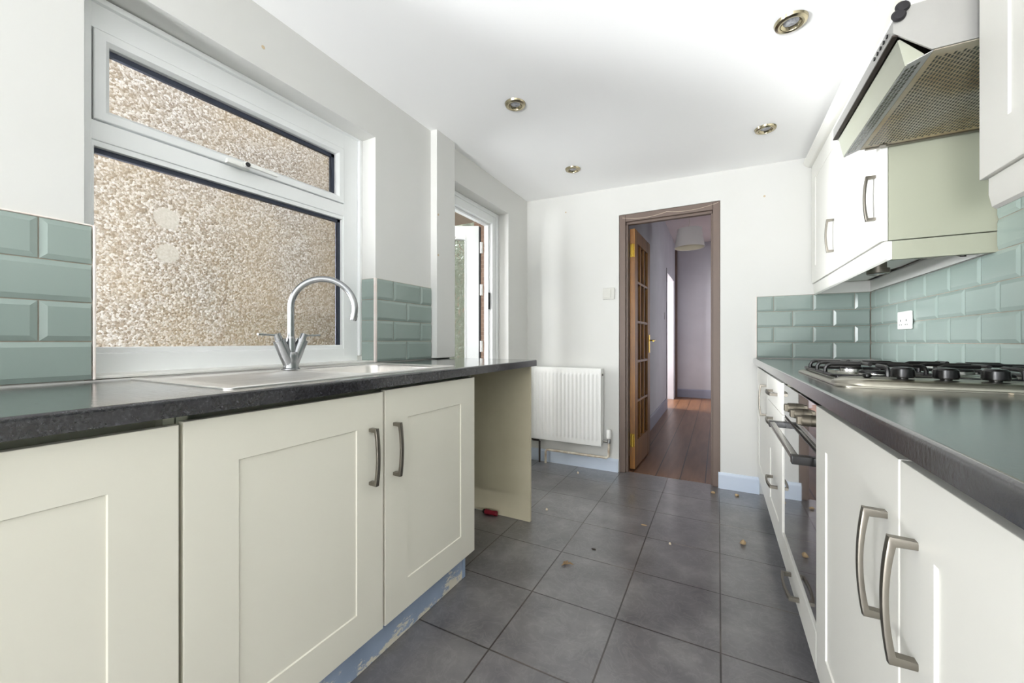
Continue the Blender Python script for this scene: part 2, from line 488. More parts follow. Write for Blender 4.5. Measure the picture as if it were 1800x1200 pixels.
# ------------------------------------------------------------------ kitchen window
def wtilt(x, y, z):
    k = max(0.0, min(1.0, (z - 1.0) / .5))
    return (x, y, z + .022 * k * (y - .86))
FX = XL - .10                                            # inner face of the window frame
win = struct('window_1', (FX, .86, .9), 'white window over the sink with top-opening fanlight', 'window')
fr = MB()
fr.box(FX - .06, FX, WY0 - .03, .420, .905, 1.985, .004)
fr.box(FX - .06, FX, 1.252, 1.332, .905, 1.985, .004)
fr.box(FX - .058, FX - .001, .415, 1.256, .905, .968, .004)
fr.box(FX - .058, FX - .001, .415, 1.256, 1.893, 1.985, .004)
fr.box(FX - .058, FX - .001, .415, 1.256, 1.578, 1.634, .004)
# glazing bead of the fixed lower light
for (a0, a1, h0, h1) in ((.418, .426, .966, 1.58), (1.247, 1.254, .966, 1.58), (.42, 1.252, .966, .984), (.42, 1.252, 1.562, 1.58)):
    fr.box(FX - .03, FX - .006, a0, a1, h0, h1, .003)
fr.box(FX - .02, FX + .012, 1.332, 1.352, .93, 1.978, .006)
fr.box(FX - .02, FX + .012, WY0, 1.352, 1.962, 1.981, .006)
fr.map(wtilt).build('window_frame', M['upvc'], win)
sp_ = MB()
sp_.box(FX - .034, FX - .02, 1.232, 1.248, .984, 1.562); sp_.box(FX - .034, FX - .02, .426, 1.248, 1.548, 1.562)
sp_.map(wtilt).build('glazing_spacer', M['spacer'], win)
MB().box(FX - .032, FX - .028, .42, 1.25, .975, 1.57).map(wtilt).build('pane', M['glass'], win)
sash = MB()
S0, S1, T0, T1 = .4225, 1.2495, 1.6365, 1.8905
def mitre(mb, y0, y1, z0, z1, w, prof):
    """picture-frame moulding: PROF [(inset, x)] swept round the rectangle"""
    t = bmesh.new(); rings = []
    for i, x in prof:
        rings.append([t.verts.new((x, a, c)) for a, c in ((y0 + i, z0 + i), (y1 - i, z0 + i), (y1 - i, z1 - i), (y0 + i, z1 - i))])
    for A, B in zip(rings, rings[1:]):
        for k in range(4): t.faces.new([A[k], A[(k + 1) % 4], B[(k + 1) % 4], B[k]])
    mb._merge(t)
mitre(sash, S0, S1, T0, T1, 0, [(0, FX - .05), (0, FX + .003), (.002, FX + .005), (.024, FX + .005), (.028, FX + .001), (.034, FX - .006), (.037, FX - .03), (.03, FX - .05)])
sa = sash.map(wtilt).build('fanlight_sash', M['upvc'], win)
sp_ = MB(); sp_.box(FX - .03, FX - .016, 1.196, 1.212, 1.67, 1.852); sp_.box(FX - .03, FX - .016, .46, 1.212, 1.838, 1.853)
sp_.map(wtilt).build('glazing_spacer', M['spacer'], sa)
MB().box(FX - .028, FX - .024, .458, 1.214, 1.668, 1.854).map(wtilt).build('pane', M['glass'], sa)
h = MB()
hy = .80; hz = 1.64
h.prism([(-.055, -.009), (.02, -.012), (.02, .012), (-.055, .007)], lambda u, v, w: (FX + .012 + w, hy + u, hz + v), 0, .022, b=.004)
h.prism([(.0, -.004), (.115, -.006), (.12, 0), (.115, .007), (.0, .012)], lambda u, v, w: (FX + .034 + w, hy + u, hz + v), 0, .011, b=.003)
h.lathe([(.0, .0), (.011, .0), (.011, .026), (.0, .026)], (FX + .012, hy + .004, hz), (1, 0, 0), 20)
hd = h.map(wtilt).build('window_handle', M['white_plastic'], sa)
k_ = MB().lathe([(0, 0), (.0075, 0), (.0075, .002), (0, .002)], (FX + .0375, hy + .004, hz + .002), (1, 0, 0), 18)
k_.map(wtilt).build('key_barrel', M['black'], hd) if False else MB().lathe([(0, 0), (.008, 0), (.008, .0025), (0, .0025)], (FX + .0445, hy + .006, hz), (1, 0, 0), 18).build('lock_button', M['black'], sa)
b = MB().box(FX - .005, XL - .004, WY0 + .005, WY1 - .004, .900, .9095, .003)
swall(b, 'trim_2', M['sill'], 'low white sill board behind the sink', 'window sill')

# ------------------------------------------------------------------ back door
bd = struct('door_1', (FX, 2.3, 0), 'white glazed back door standing open outwards', 'door')
fr = MB()
fr.box(FX - .07, FX, DY0, DY0 + .055, 0, DZ1, .004); fr.box(FX - .07, FX, DY1 - .075, DY1, 0, DZ1, .004)
fr.box(FX - .0695, FX - .0005, DY0 + .0552, DY1 - .0752, DZ1 - .085, DZ1, .003); fr.box(FX - .0695, FX - .0005, DY0 + .0552, DY1 - .0752, 0.001, .04, .003)
fr.box(FX - .068, FX - .03, DY1 - .09, DY1 - .0755, .041, DZ1 - .0856, .003); fr.box(FX - .068, FX - .03, DY0 + .056, DY1 - .0902, DZ1 - .1, DZ1 - .0855, .003)
fr.box(FX + .0002, FX + .014, DY1 - .028, DY1 - .001, 0, DZ1 - .001, .005); fr.box(FX + .0002, FX + .0135, DY0, DY1 - .0285, DZ1 - .03, DZ1 - .001, .005)
dfm = fr.build('door_frame', M['upvc'], bd)
kp = MB(); kp.box(FX - .028, FX - .02, DY1 - .095, DY1 - .074, 1.25, 1.38, .002)
kp.build('strike_plate', M['black'], dfm)
# leaf, hinged on the far jamb
HX, HY = -1.655, 2.585
ang = math.radians(62)
ld = Vector((-math.sin(ang), -math.cos(ang), 0)); ln = Vector((math.cos(ang), -math.sin(ang), 0))   # along the leaf, and its inner face normal
def leaf(u, v, w): 
    p = Vector((HX, HY, 0)) + ld * u + ln * w
    return (p.x, p.y, v)
lf = MB()
for (u0, u1, v0, v1) in ((0, .105, .03, 1.905), (.575, .68, .03, 1.905), (.1, .58, .03, .30), (.1, .58, 1.80, 1.905)):
    lf.box(u0, u1, v0, v1, -.06, 0, .005, fn=lambda a, b_, c: leaf(a, b_, c))
for (u0, u1, v0, v1) in ((.103, .112, .29, 1.81), (.568, .577, .29, 1.81), (.105, .575, .29, .302), (.105, .575, 1.798, 1.81)):
    lf.box(u0, u1, v0, v1, -.03, .004, .002, fn=lambda a, b_, c: leaf(a, b_, c))
lo = lf.build('door_leaf', M['upvc'], bd)
MB().box(.108, .572, .295, 1.805, -.034, -.026, fn=lambda a, b_, c: leaf(a, b_, c)).build('pane', M['obscure'], lo)
g = MB().box(-.012, -.001, .035, 1.9, -.05, -.006, .002, fn=lambda a, b_, c: leaf(a, b_, c)); g.build('edge_seal', M['rubber'], lo)
for z in (.92, 1.36, 1.69):
    MB().cyl(leaf(-.02, z, .004), leaf(-.02, z + .085, .004), .011, n=14).build('hinge', M['white_plastic'], bd)
kx = MB(); kx.tube([Vector(leaf(.19, 1.80, .012)) + Vector((0, 0, .015 * math.cos(a))) + ld * .015 * math.sin(a) for a in [2 * PI * i / 14 for i in range(14)]], .002, 6, True)
kx.box(.186, .194, 1.72, 1.786, .008, .012, .001, fn=lambda a, b_, c: leaf(a, b_, c))
kx.build('hanging_key', M['chrome'], lo)

# outside
b = MB().box(-2.75, -2.6, -5.0, 2.9, -.2, 2.62)
swall(b, 'wall_outside', M['pebble'], 'pebbledashed wall of the neighbouring house', 'wall', (-2.6, 0, 0))
we = wall_with_holes('x', XL - .19, XL - .1705, YB - .1, YF + .5, -.05, 2.75, [(BWY0, BWY1, BWZ0, BWZ1), (WY0 - .03, WY1 + .01, WZ0, WZ1), (DY0, DY1, 0.0, DZ1)])  # unseen skin, added dark to cut light bouncing onto the pebbledash
swall(we, 'wall_outside_skin', M['outer'], 'unseen grey skin added outside the kitchen wall to dull bounced light', 'wall')
b = MB().box(-2.96, -1.9, 4.5, 4.75, -.2, 3.0)
swall(b, 'wall_outside_brick', M['brick'], 'red brick wall beyond the back door', 'wall', (-2.6, 4, 0))
b = MB().box(-9, XL - .17, -4, 9, -.3, -.05)
swall(b, 'ground', M['paving'], 'concrete side passage', 'ground')
b = MB()
for i in range(22):
    for k in range(7):
        b.blob((-6.9 + i * .145 + random.uniform(-.1, .1), 6.3 + random.uniform(-.3, .3), .28 + k * .48 + random.uniform(-.1, .1)), (.36, .36, .38), .16, 2)
tag(b.build('hedge', M['hedge']), 'tall green garden hedge seen blurred through the patterned door glass', 'hedge')
b = MB().box(-2.35, XL - .18, 2.02, 2.95, 2.07, 2.11)
swall(b, 'trim_3', M['tan'], 'timber soffit outside above the back door', 'soffit')

# ------------------------------------------------------------------ doorway and hallway
dw = struct('door_2', (-.33, YF, 0), 'taupe framed doorway with glazed pine door opened into the hallway', 'door')
fr = MB()
fr.box(DX0 + .001, DX0 + .048, YF + .004, YF + .125, 0, DZT - .001, .004)
fr.box(DX1 - .046, DX1 - .001, YF + .004, YF + .125, 0, DZT - .001, .004)
fr.box(DX0 + .0482, DX1 - .0462, YF + .0045, YF + .1245, DZT - .055, DZT - .001, .003)
fr.box(DX0 + .046, DX0 + .062, YF + .03, YF + .07, 0, DZT - .0725, .002)
fr.box(DX1 - .058, DX1 - .044, YF + .03, YF + .07, 0, DZT - .0725, .002)
fr.box(DX0 + .05, DX1 - .05, YF + .03, YF + .07, DZT - .072, DZT - .052, .003)
dframe = fr.build('door_frame', M['casing'], dw)
LW, LT, LH = .575, .040, 1.875
lx, ly = -.607, 3.118
a2 = math.radians(2.6)
def pl(u, v, w):        # u along the leaf from the hinge, v up, w from hinge-side face (w=0 wall side) to w=LT
    d = Vector((math.sin(a2), math.cos(a2), 0)); n = Vector((math.cos(a2), -math.sin(a2), 0))
    p = Vector((lx, ly, 0)) + d * u + n * w
    return (p.x, p.y, v)
z0_ = .012
ST, TR, BR, BW = .095, .10, .21, .020
lf = MB()
lf.box(0, ST, z0_, LH, 0, LT, .003, fn=pl); lf.box(LW - ST, LW, z0_, LH, 0, LT, .003, fn=pl)
lf.box(ST - .002, LW - ST + .002, z0_, z0_ + BR, .001, LT - .001, .003, fn=pl); lf.box(ST - .002, LW - ST + .002, LH - TR, LH, .001, LT - .001, .003, fn=pl)
gw = (LW - 2 * ST - 2 * BW) / 3; gh = (LH - TR - z0_ - BR - 4 * BW) / 5
lo2 = lf.build('door_leaf', M['oak'], dw)
br_ = MB()
for i in (1, 2): br_.box(ST + i * gw + (i - 1) * BW, ST + i * gw + i * BW, z0_ + BR - .002, LH - TR + .002, .004, LT - .004, .004, fn=pl)
for j in range(1, 5):
    zz = z0_ + BR + j * gh + (j - 1) * BW
    br_.box(ST - .002, LW - ST + .002, zz, zz + BW, .003, LT - .003, .004, fn=pl)
br_.build('glazing_bars', M['oak'], lo2)
MB().box(ST - .004, LW - ST + .004, z0_ + BR - .004, LH - TR + .004, LT / 2 - .002, LT / 2 + .002, fn=pl).build('pane', M['glass'], lo2)
for z in (1.655, .185):
    hb = MB()
    hb.cyl(pl(-.012, z, .024), pl(-.012, z + .1, .024), .006, n=12)
    hb.box(-.0035, .0, z, z + .1, .004, LT - .004, .0008, fn=pl)
    hb.box(DX0 + .0475, DX0 + .0505, YF + .078, YF + .098, z, z + .1, .0005)
    hb.build('hinge', M['brass'], dw)
hb = MB()
hb.box(LW - .058, LW - .022, .90, 1.06, LT, LT + .006, .002, fn=pl)
hb.tube([pl(LW - .04, 1.01, LT + .004), pl(LW - .04, 1.01, LT + .045), pl(LW - .05, 1.01, LT + .052), pl(LW - .13, 1.005, LT + .052)], .007, 10)
hb.build('door_handle', M['brass'], lo2)
# cable tacked across the head of the doorway
pts = []
for x0, x1 in ((-.645, -.33), (-.33, .002)):
    for i in range(11):
        t_ = i / 10; pts.append((x0 + (x1 - x0) * t_, YF + .0015, DZT - .024 - .02 * 4 * t_ * (1 - t_) + .012 * (x0 + (x1 - x0) * t_ > -.3) * t_))
tag(MB().tube(pts, .0019, 8).build('cable', M['cord']), 'thin white cable sagging across the head of the doorway', 'cable')

hx = -.685
b = MB().box(1.6, 1.7, 4.1, 5.7, 0, 2.75); b.box(.525, 1.6, 4.1, 4.2, 0, 2.75); b.box(.525, 1.6, 5.6, 5.7, 0, 2.75); b.box(.525, 1.7, 4.1, 5.7, 2.75, 2.8); b.box(.525, 1.7, 4.1, 5.7, -.06, 0)  # unseen box, added to keep sky light out of the hallway
swall(b, 'wall_sky_blocker', M['wall'], 'unseen added box blocking sky light right of the hallway', 'wall')
hl = wall_with_holes('x', hx - .1, hx, YF + .12, 7.66, 0, 2.95, [(6.3, 7.28, 0, 2.04)])
swall(hl, 'wall_hallway_left', M['hall_wall'], 'mauve grey hallway wall behind the open door', 'wall')
b = MB().box(-3.1, 1.1, 7.66, 7.76, 0, 2.95); swall(b, 'wall_hallway_end', M['hall_wall'], 'mauve grey wall at the end of the hallway', 'wall')
b = wall_with_holes('x', .42, .52, YF + .12, 7.66, 0, 2.95, [(4.45, 5.35, 0, 2.1)]); swall(b, 'wall_hallway_right', M['hall_wall'], 'right wall of the hallway', 'wall')  # opening is made up for the added hallway lamp
b = MB().box(-3.1, .52, YF + .12, 7.76, 2.75, 2.85); swall(b, 'ceiling_hallway', M['hall_ceiling'], 'hallway ceiling', 'ceiling')
b = MB().box(-2.9, -2.8, 5.5, 7.66, 0, 2.75); b.box(-2.9, hx - .1, 5.4, 5.5, 0, 2.75)
swall(b, 'wall_side_room', M['wall'], 'bright wall of the side room off the hallway', 'wall')
swall(skirt(MB(), hx, .42, 7.66, .15, .02), 'baseboard_hallway_end', M['hall_skirting'], 'slate blue skirting at the end of the hallway', 'skirting board')
b = MB().prism([(0, 0), (.018, 0), (.018, .13), (.008, .15), (0, .15)], lambda u, v, w: (hx + u, w, v), YF + .7, 6.238)
swall(b, 'baseboard_hallway_left', M['hall_skirting'], 'slate blue skirting along the left of the hallway', 'skirting board')
b = MB().box(hx - .1, hx + .012, 6.24, 6.305, 0, 2.0345, .004); b.box(hx - .1, hx + .013, 6.24, 7.34, 2.035, 2.1, .004); b.box(hx - .1, hx + .01, 7.272, 7.34, 0, 2.09, .004)
swall(b, 'trim_4', M['hall_wall'], 'mauve frame around the side room doorway', 'door frame')
b = MB().box(hx, hx + .035, 7.61, 7.659, 0, 2.72, .003)
swall(b, 'trim_5', M['casing'], 'dark brown strip in the hallway corner', 'trim')
b = MB().box(hx, hx + .008, 6.02, 6.07, 1.32, 1.42, .002); 
tag(b.build('light_switch', M['hall_wall']), 'small painted-over switch on the hallway wall beside the side room', 'light switch')

pd = thing('pendant_lamp', 'pendant lamp with white drum shade hanging in the hallway', 'pendant lamp', (-.277, 4.71, 2.03))
sh = MB(); sh.lathe([(.150, 0), (.152, 0), (.122, .205), (.120, .205), (.148, .003), (.150, 0)], (-.277, 4.71, 2.03), n=48)
so = sh.build('lamp_shade', M['shade'], pd)
MB().lathe([(.1475, .002), (.1185, .203), (.0, .203)], (-.277, 4.71, 2.03), n=48).build('shade_lining', M['shade_in'], so)
MB().cyl((-.277, 4.71, 2.2), (-.277, 4.71, 2.75), .003, n=8).build('cord', M['cable'], pd)
MB().lathe([(0, -.02), (.03, -.02), (.045, 0), (0, 0)], (-.277, 4.71, 2.75), n=24).build('ceiling_rose', M['white_plastic'], pd)
# ------------------------------------------------------------------ tiled splashbacks
def metro(mb, u0, u1, v0, v1, fn, bl=True, br=True, bw=.0125, e=.003, hgt=.007):
    g_ = .0014
    u0 += g_; u1 -= g_; v0 += g_; v1 -= g_
    il, ir = (bw if bl else .003), (bw if br else .003)
    if u1 - u0 < .034: il = ir = .004
    t = bmesh.new()
    R = [[t.verts.new(fn(a, c, w)) for a, c in q] for q, w in (
        (((u0, v0), (u1, v0), (u1, v1), (u0, v1)), .0),
        (((u0, v0), (u1, v0), (u1, v1), (u0, v1)), e),
        (((u0 + il, v0 + bw), (u1 - ir, v0 + bw), (u1 - ir, v1 - bw), (u0 + il, v1 - bw)), hgt))]
    for A, B in zip(R, R[1:]):
        for k in range(4): t.faces.new([A[k], A[(k + 1) % 4], B[(k + 1) % 4], B[k]])
    t.faces.new(R[2]); mb._merge(t)

def splash(name, label, base, runs, grout_boxes, trims=()):
    th = thing(name, label, 'tiled splashback', base, 'sage green tiled splashbacks')
    tl = MB()
    for fn, rows in runs:
        for (v0, v1, cuts, capl, capr) in rows:
            for i, (a, c) in enumerate(zip(cuts, cuts[1:])):
                metro(tl, a, c, v0, v1, fn, not (i == 0 and capl), not (i == len(cuts) - 2 and capr))
    tl.build('tiles', M['tile'], th, angle=7)
    gb = MB()
    for q in grout_boxes: gb.box(*q)
    gb.build('grout', M['grout'], th)
    if trims:
        tb = MB()
        for q in trims: tb.box(*q, .002)
        tb.build('edge_trim', M['trim_white'], th)
    return th
wallL = lambda u, v, w: (XL + .003 + w, u, v)
rows = []
for r in range(4):
    v1 = 1.300 - r * .1
    cuts = [-.7, -.5, -.3, -.1, .1, .300, .392] if r % 2 == 0 else [-.6, -.4, -.2, 0, .196, .392]
    rows.append((v1 - .1, v1, cuts, False, True))
splash('tile_splashback', 'sage green brick-shaped tiles on the wall left of the window', (XL, -.1, .9), [(wallL, rows)], [(XL + .0005, XL + .0042, -.7, .392, .9, 1.302)],
       [(XL + .0005, XL + .012, .392, .3975, .9, 1.303), (XL + .0005, XL + .008, -.7, .3975, 1.300, 1.304)])
rows = []
for r in range(4):
    v1 = 1.302 - r * .1
    cuts = [1.352, 1.462, 1.662, 1.755] if r % 2 == 0 else [1.352, 1.556, 1.755]
    rows.append((v1 - .1, v1, cuts, True, True))
wallR = lambda u, v, w: (u, WY1 - .003 - w, v)
rows2 = [(1.302 - (r + 1) * .1, 1.302 - r * .1, [FX + .0145, XL - .0012], True, True) for r in range(4)]
splash('tile_splashback', 'sage green brick-shaped tiles on the wall between the sink window and the white pier', (XL, 1.55, .902), [(wallL, rows)],
       [(XL + .0005, XL + .0042, 1.351, 1.7555, .902, 1.303)],
       [(XL - .001, XL + .0115, WY1 - .0115, WY1 + .0005, .902, 1.304)])
splash('tile_splashback', 'narrow stack of pale sage tiles lining the right reveal of the sink window', (XL - .05, WY1, .91), [(wallR, rows2)], [(FX + .0145, XL - .0012, WY1 - .0042, WY1 - .0008, .9105, 1.303)])
wallF = lambda u, v, w: (u, YF - .003 - w, v)
rows = []
for r in range(4):
    v1 = 1.293 - r * .1
    cuts = [.226, .3185, .5235, .7235, .795] if r % 2 == 0 else [.226, .419, .622, .795]
    rows.append((v1 - .1, v1, cuts, True, True))
splash('tile_splashback', 'sage green brick-shaped tiles on the far wall over the end of the cooker worktop', (.5, YF, .893), [(wallF, rows)], [(.226, .80, YF - .0042, YF - .0005, .893, 1.294)],
       [(.221, .226, YF - .012, YF - .0005, .893, 1.296)])
wallRt = lambda u, v, w: (XR - .003 - w, u, v)
rows = []
for r in range(8):
    v1 = 1.293 + .1 * (4 - r); v0 = v1 - .1
    off = 2.938 if r % 2 == 0 else 2.836
    hi = 3.018 if r >= 4 else 1.845
    cuts = sorted([y for y in [off - .2 * k for k in range(-1, 16)] if -.2 < y < hi - .03] + [hi])
    rows.append((v0, v1, cuts, False, True))
splash('tile_splashback', 'sage green brick-shaped tiles on the long wall behind the hob', (XR, 1.5, .893), [(wallRt, rows)],
       [(XR - .0042, XR - .0005, -.2, 3.02, .893, 1.293), (XR - .0042, XR - .0005, -.2, 1.845, 1.293, 1.693)])

# ------------------------------------------------------------------ joinery helpers
def shaker(mb, fn, u0, u1, v0, v1, stile=.098, th=.019, rec=.0036, ch=.0018, flat=False):
    """door front: fn(u,v,w) with w=0 the front face, w<0 into the carcass"""
    e = .0022
    t = bmesh.new()
    def ring(i, w, k=0.0): return [t.verts.new(fn(a, c, w)) for a, c in ((u0 + i, v0 + i), (u1 - i, v0 + i), (u1 - i, v1 - i), (u0 + i, v1 - i))]
    R = [ring(0, -th), ring(0, -e), ring(e * .3, -e * .3), ring(e, 0)]
    if not flat: R += [ring(stile, 0), ring(stile + .001, -.0015), ring(stile + ch, -rec)]
    for A, B in zip(R, R[1:]):
        for k in range(4): t.faces.new([A[k], A[(k + 1) % 4], B[(k + 1) % 4], B[k]])
    t.faces.new(R[-1]); t.faces.new(R[0][::-1]); mb._merge(t)
    return mb

def bow_handle(fn, cu, cv, along='v', L=.168, wd=.0135, stand=.028, bow=.007, th=.0065):
    """bow handle on face map fn(u,v,w); centre (cu,cv)"""
    mb = MB()
    outer, inner = [], []
    N = 18
    for i in range(N + 1):
        s_ = -1 + 2 * i / N
        outer.append((s_ * L / 2, stand + bow * (1 - s_ * s_)))
    for i in range(N + 1):
        s_ = 1 - 2 * i / N
        inner.append((s_ * (L / 2 - .012), stand - th + bow * (1 - s_ * s_)))
    poly = [(-L / 2 + .001, .0)] + outer + [(L / 2 - .001, .0), (L / 2 - .011, .0)] + inner + [(-L / 2 + .011, .0)]
    if along == 'v': g = lambda a, c, w: fn(cu + w, cv + a, c)
    else: g = lambda a, c, w: fn(cu + a, cv + w, c)
    # build as quads strips between outer and inner paths so that the concave outline triangulates cleanly
    t = bmesh.new()
    o_ = [(-L / 2 + .001, 0)] + outer + [(L / 2 - .001, 0)]
    i_ = [(-L / 2 + .011, 0)] + inner[::-1] + [(L / 2 - .011, 0)]
    rows_ = []
    for (a, c), (p, q) in zip(o_, i_):
        rows_.append([t.verts.new(g(a, c, -wd / 2 + .001)), t.verts.new(g(a, c + (.0012 if c > .01 else 0), 0)), t.verts.new(g(a, c, wd / 2 - .001)), t.verts.new(g(a, c - (.0012 if c > .01 else 0), wd / 2)) if False else t.verts.new(g((a * 2 + p) / 3, (c * 2 + q) / 3, wd / 2)), t.verts.new(g(p, q, wd / 2 - .0005)), t.verts.new(g(p, q, -wd / 2 + .0005)), t.verts.new(g((a * 2 + p) / 3, (c * 2 + q) / 3, -wd / 2))])
    for A, B in zip(rows_, rows_[1:]):
        n = len(A)
        for k in range(n): t.faces.new([A[k], A[(k + 1) % n], B[(k + 1) % n], B[k]])
    t.faces.new(rows_[0][::-1]); t.faces.new(rows_[-1])
    mb._merge(t)
    return mb

# ------------------------------------------------------------------ left run
XD = -.905                                               # door faces
faceL = lambda u, v, w: (XD + w, u, v)
def ltilt(x, y, z): return (x, y, z - .0036 * max(0.0, 1.97 - y))
def base_cab(name, label, y0, y1, doors, handles, mat, xf, sgn, xb, zt=.846, zb=.127, group=None):
    """carcass from door face XF back to XB; sgn=+1 when fronts look towards +x"""
    th = thing(name, label, 'kitchen cabinet', ((xf + xb) / 2, (y0 + y1) / 2, zb - .002), group)
    xin = xf - sgn * .021
    cm = MB()
    t_ = .018
    a, c = y0 + .001, y1 - .001
    cm.box(xin, xb, a, a + t_, zb, zt + .012); cm.box(xin, xb, c - t_, c, zb, zt + .012)
    cm.box(xin - sgn * .0006, xb, a + t_, c - t_, zb + .0004, zb + t_); cm.box(xb + sgn * .02, xb + sgn * .0006, a + t_, c - t_, zb + t_, zt)
    cm.box(xin - sgn * .03, xin - sgn * .066, a + t_, c - t_, zt - .022, zt + .0115)
    for z_ in ((zt + zb) / 2,): cm.box(xin - sgn * .06, xb + sgn * .021, a + t_, c - t_, z_, z_ + .016)
    cm.build('carcass', M['carcass'], th)
    return th
worktop_b = .868
c1 = base_cab('base_cabinet', 'cream single-door base cabinet at the near left corner under the worktop', -.24, .3635, None, None, M['cream'], XD, 1, XL + .03)
d = shaker(MB(), faceL, -.236, .362, .126, .845).map(lambda x, y, z: (x, y, z - .003)); d.build('door', M['cream'], c1)
c2 = base_cab('sink_cabinet', 'cream double-door base cabinet under the sink', .3645, 1.382, None, None, M['cream'], XD, 1, XL + .03)
d1 = shaker(MB(), faceL, .3685, .8735, .124, .846).build('door', M['cream'], c2)
d2 = shaker(MB(), faceL, .882, 1.380, .124, .850).build('door', M['cream'], c2)
bow_handle(faceL, .824, .662).build('handle', M['handle'], d1)
bow_handle(faceL, .920, .662).build('handle', M['handle'], d2)
b = MB().box(-.968, -.952, -.5, 1.357, .001, .124, .001)
tag(b.build('plinth', M['plinth'], base=(-.96, .4, .0)), 'blue plinth board with chipped paint below the cream cabinets', 'plinth')
b = MB().box(-.972, -.950, 1.3585, 1.378, .001, .124, .002)
tag(b.build('plinth_end_batten', pm('blue_batten', (150, 168, 192), .5)), 'short upright blue batten at the far end of the chipped plinth', 'batten')
b = MB().box(XL + .004, -.919, 1.9575, 1.9755, .001, .8655, .001)
tag(b.build('end_panel', M['bay_panel']), 'tall cream end panel closing the empty appliance bay beside the radiator', 'panel')

wt = MB()
SX0, SX1, SY0, SY1 = -1.451, -.947, .463, 1.308          # sink outline
BX0, BX1, BY0, BY1 = -1.385, -1.005, .905, 1.275         # bowl
def top_profile(xf, sgn, z1, z0): 
    r = .0045
    return [(xf + sgn * .05, z0), (xf, z0), (xf, z1 - r * 1.8), (xf + sgn * r * .35, z1 - r * .7), (xf + sgn * r, z1 - r * .15), (xf + sgn * r * 1.8, z1), (xf + sgn * .05, z1)]
ZW, ZWb = .900, .866
wt.prism(top_profile(-.885, -1, ZW, ZWb), lambda u, v, w: (u, w, v), -.75, 1.972)
cut = [(-.75, BY0), (BY1, 1.972)]
for a, c in cut: wt.box(XL + .001, -.9351, a, c, ZWb, ZW)
wt.box(XL + .001, BX0, BY0, BY1, ZWb, ZW); wt.box(BX1, -.9351, BY0, BY1, ZWb, ZW)
tag(wt.map(ltilt).build('worktop', M['worktop']), 'charcoal stone-effect worktop holding the sink', 'worktop')

# sink
sk = thing('sink', 'stainless steel inset sink with ribbed drainer beneath the window', 'sink', ((SX0 + SX1) / 2, (SY0 + SY1) / 2, .9))
def rrect(x0, x1, y0, y1, r, n=6):
    o = []
    for cx, cy, a0 in ((x1 - r, y1 - r, 0), (x0 + r, y1 - r, 90), (x0 + r, y0 + r, 180), (x1 - r, y0 + r, 270)):
        for k in range(n + 1):
            a = math.radians(a0 + 90 * k / n); o.append((cx + r * math.cos(a), cy + r * math.sin(a)))
    return o
def loft(mb, rings, close_first=False, close_last=False):
    t = bmesh.new(); R = [[t.verts.new(p) for p in r] for r in rings]; n = len(R[0])
    for A, B in zip(R, R[1:]):
        for k in range(n): t.faces.new([A[k], A[(k + 1) % n], B[(k + 1) % n], B[k]])
    if close_first: t.faces.new(R[0][::-1])
    if close_last: t.faces.new(R[-1])
    mb._merge(t)
zt = ZW + .0045
sm = MB()
# rim: outer edge down to the worktop, then in to a shallow pressed tray
O = lambda i, r, z: [(x, y, z) for x, y in rrect(SX0 + i, SX1 - i, SY0 + i, SY1 - i, r)]
loft(sm, [O(0, .02, ZW + .0003), O(.0, .02, zt - .002), O(.002, .019, zt), O(.016, .014, zt), O(.020, .012, zt - .0035)])
# tray: flat part split in two round the bowl
def patch(x0, x1, y0, y1, z):
    t = bmesh.new(); t.faces.new([t.verts.new(p) for p in ((x0, y0, z), (x1, y0, z), (x1, y1, z), (x0, y1, z))]); sm._merge(t)
ti = .020; zt2 = zt - .0035
X0, X1, Y0, Y1 = SX0 + ti, SX1 - ti, SY0 + ti, SY1 - ti
# drainer ribs run along y
nrib = 15; ye = BY0 - .05
ribs = []
xa = -1.34; xb_ = -1.0
patch(X0, xa, Y0, BY0 - .03, zt2); patch(xb_, X1, Y0, BY0 - .03, zt2); patch(xa, xb_, Y0, Y0 + .03, zt2); patch(xa, xb_, ye, BY0 - .03, zt2)
t = bmesh.new(); prev = None
NR = nrib * 6
for i in range(NR + 1):
    x = xa + (xb_ - xa) * i / NR
    z = zt2 + .0016 * math.sin(2 * PI * i / 6) - 0.0002
    if i in (0, NR): z = zt2
    cur = [t.verts.new((x, yy, zz)) for yy, zz in ((Y0 + .03, zt2), (Y0 + .05, z), (ye - .03, z), (ye, zt2))]
    if prev:
        for q in range(3): t.faces.new([prev[q], cur[q], cur[q + 1], prev[q + 1]])
    prev = cur
sm._merge(t)
# flat with bowl opening
outer = [(x, y, zt2) for x, y in rrect(X0, X1, BY0 - .03, Y1, .004)]
B_ = lambda i, r, z: [(x, y, z) for x, y in rrect(BX0 + i, BX1 - i, BY0 + i, BY1 - i, r)]
loft(sm, [outer, B_(-.004, .055, zt2), B_(.0, .052, zt2 - .002), B_(.004, .05, zt2 - .01), B_(.014, .048, zt2 - .13), B_(.03, .045, zt2 - .15), B_(.15, .03, zt2 - .155)], close_last=True)
so_ = sm.map(ltilt).build('basin_and_drainer', M['sink_steel'], sk, angle=40)
MB().lathe([(0, 0), (.028, 0), (.036, .002), (.038, 0)], (-1.19, 1.09, zt2 - .1545), n=28).map(ltilt).build('plug_hole', M['chrome'], sk)

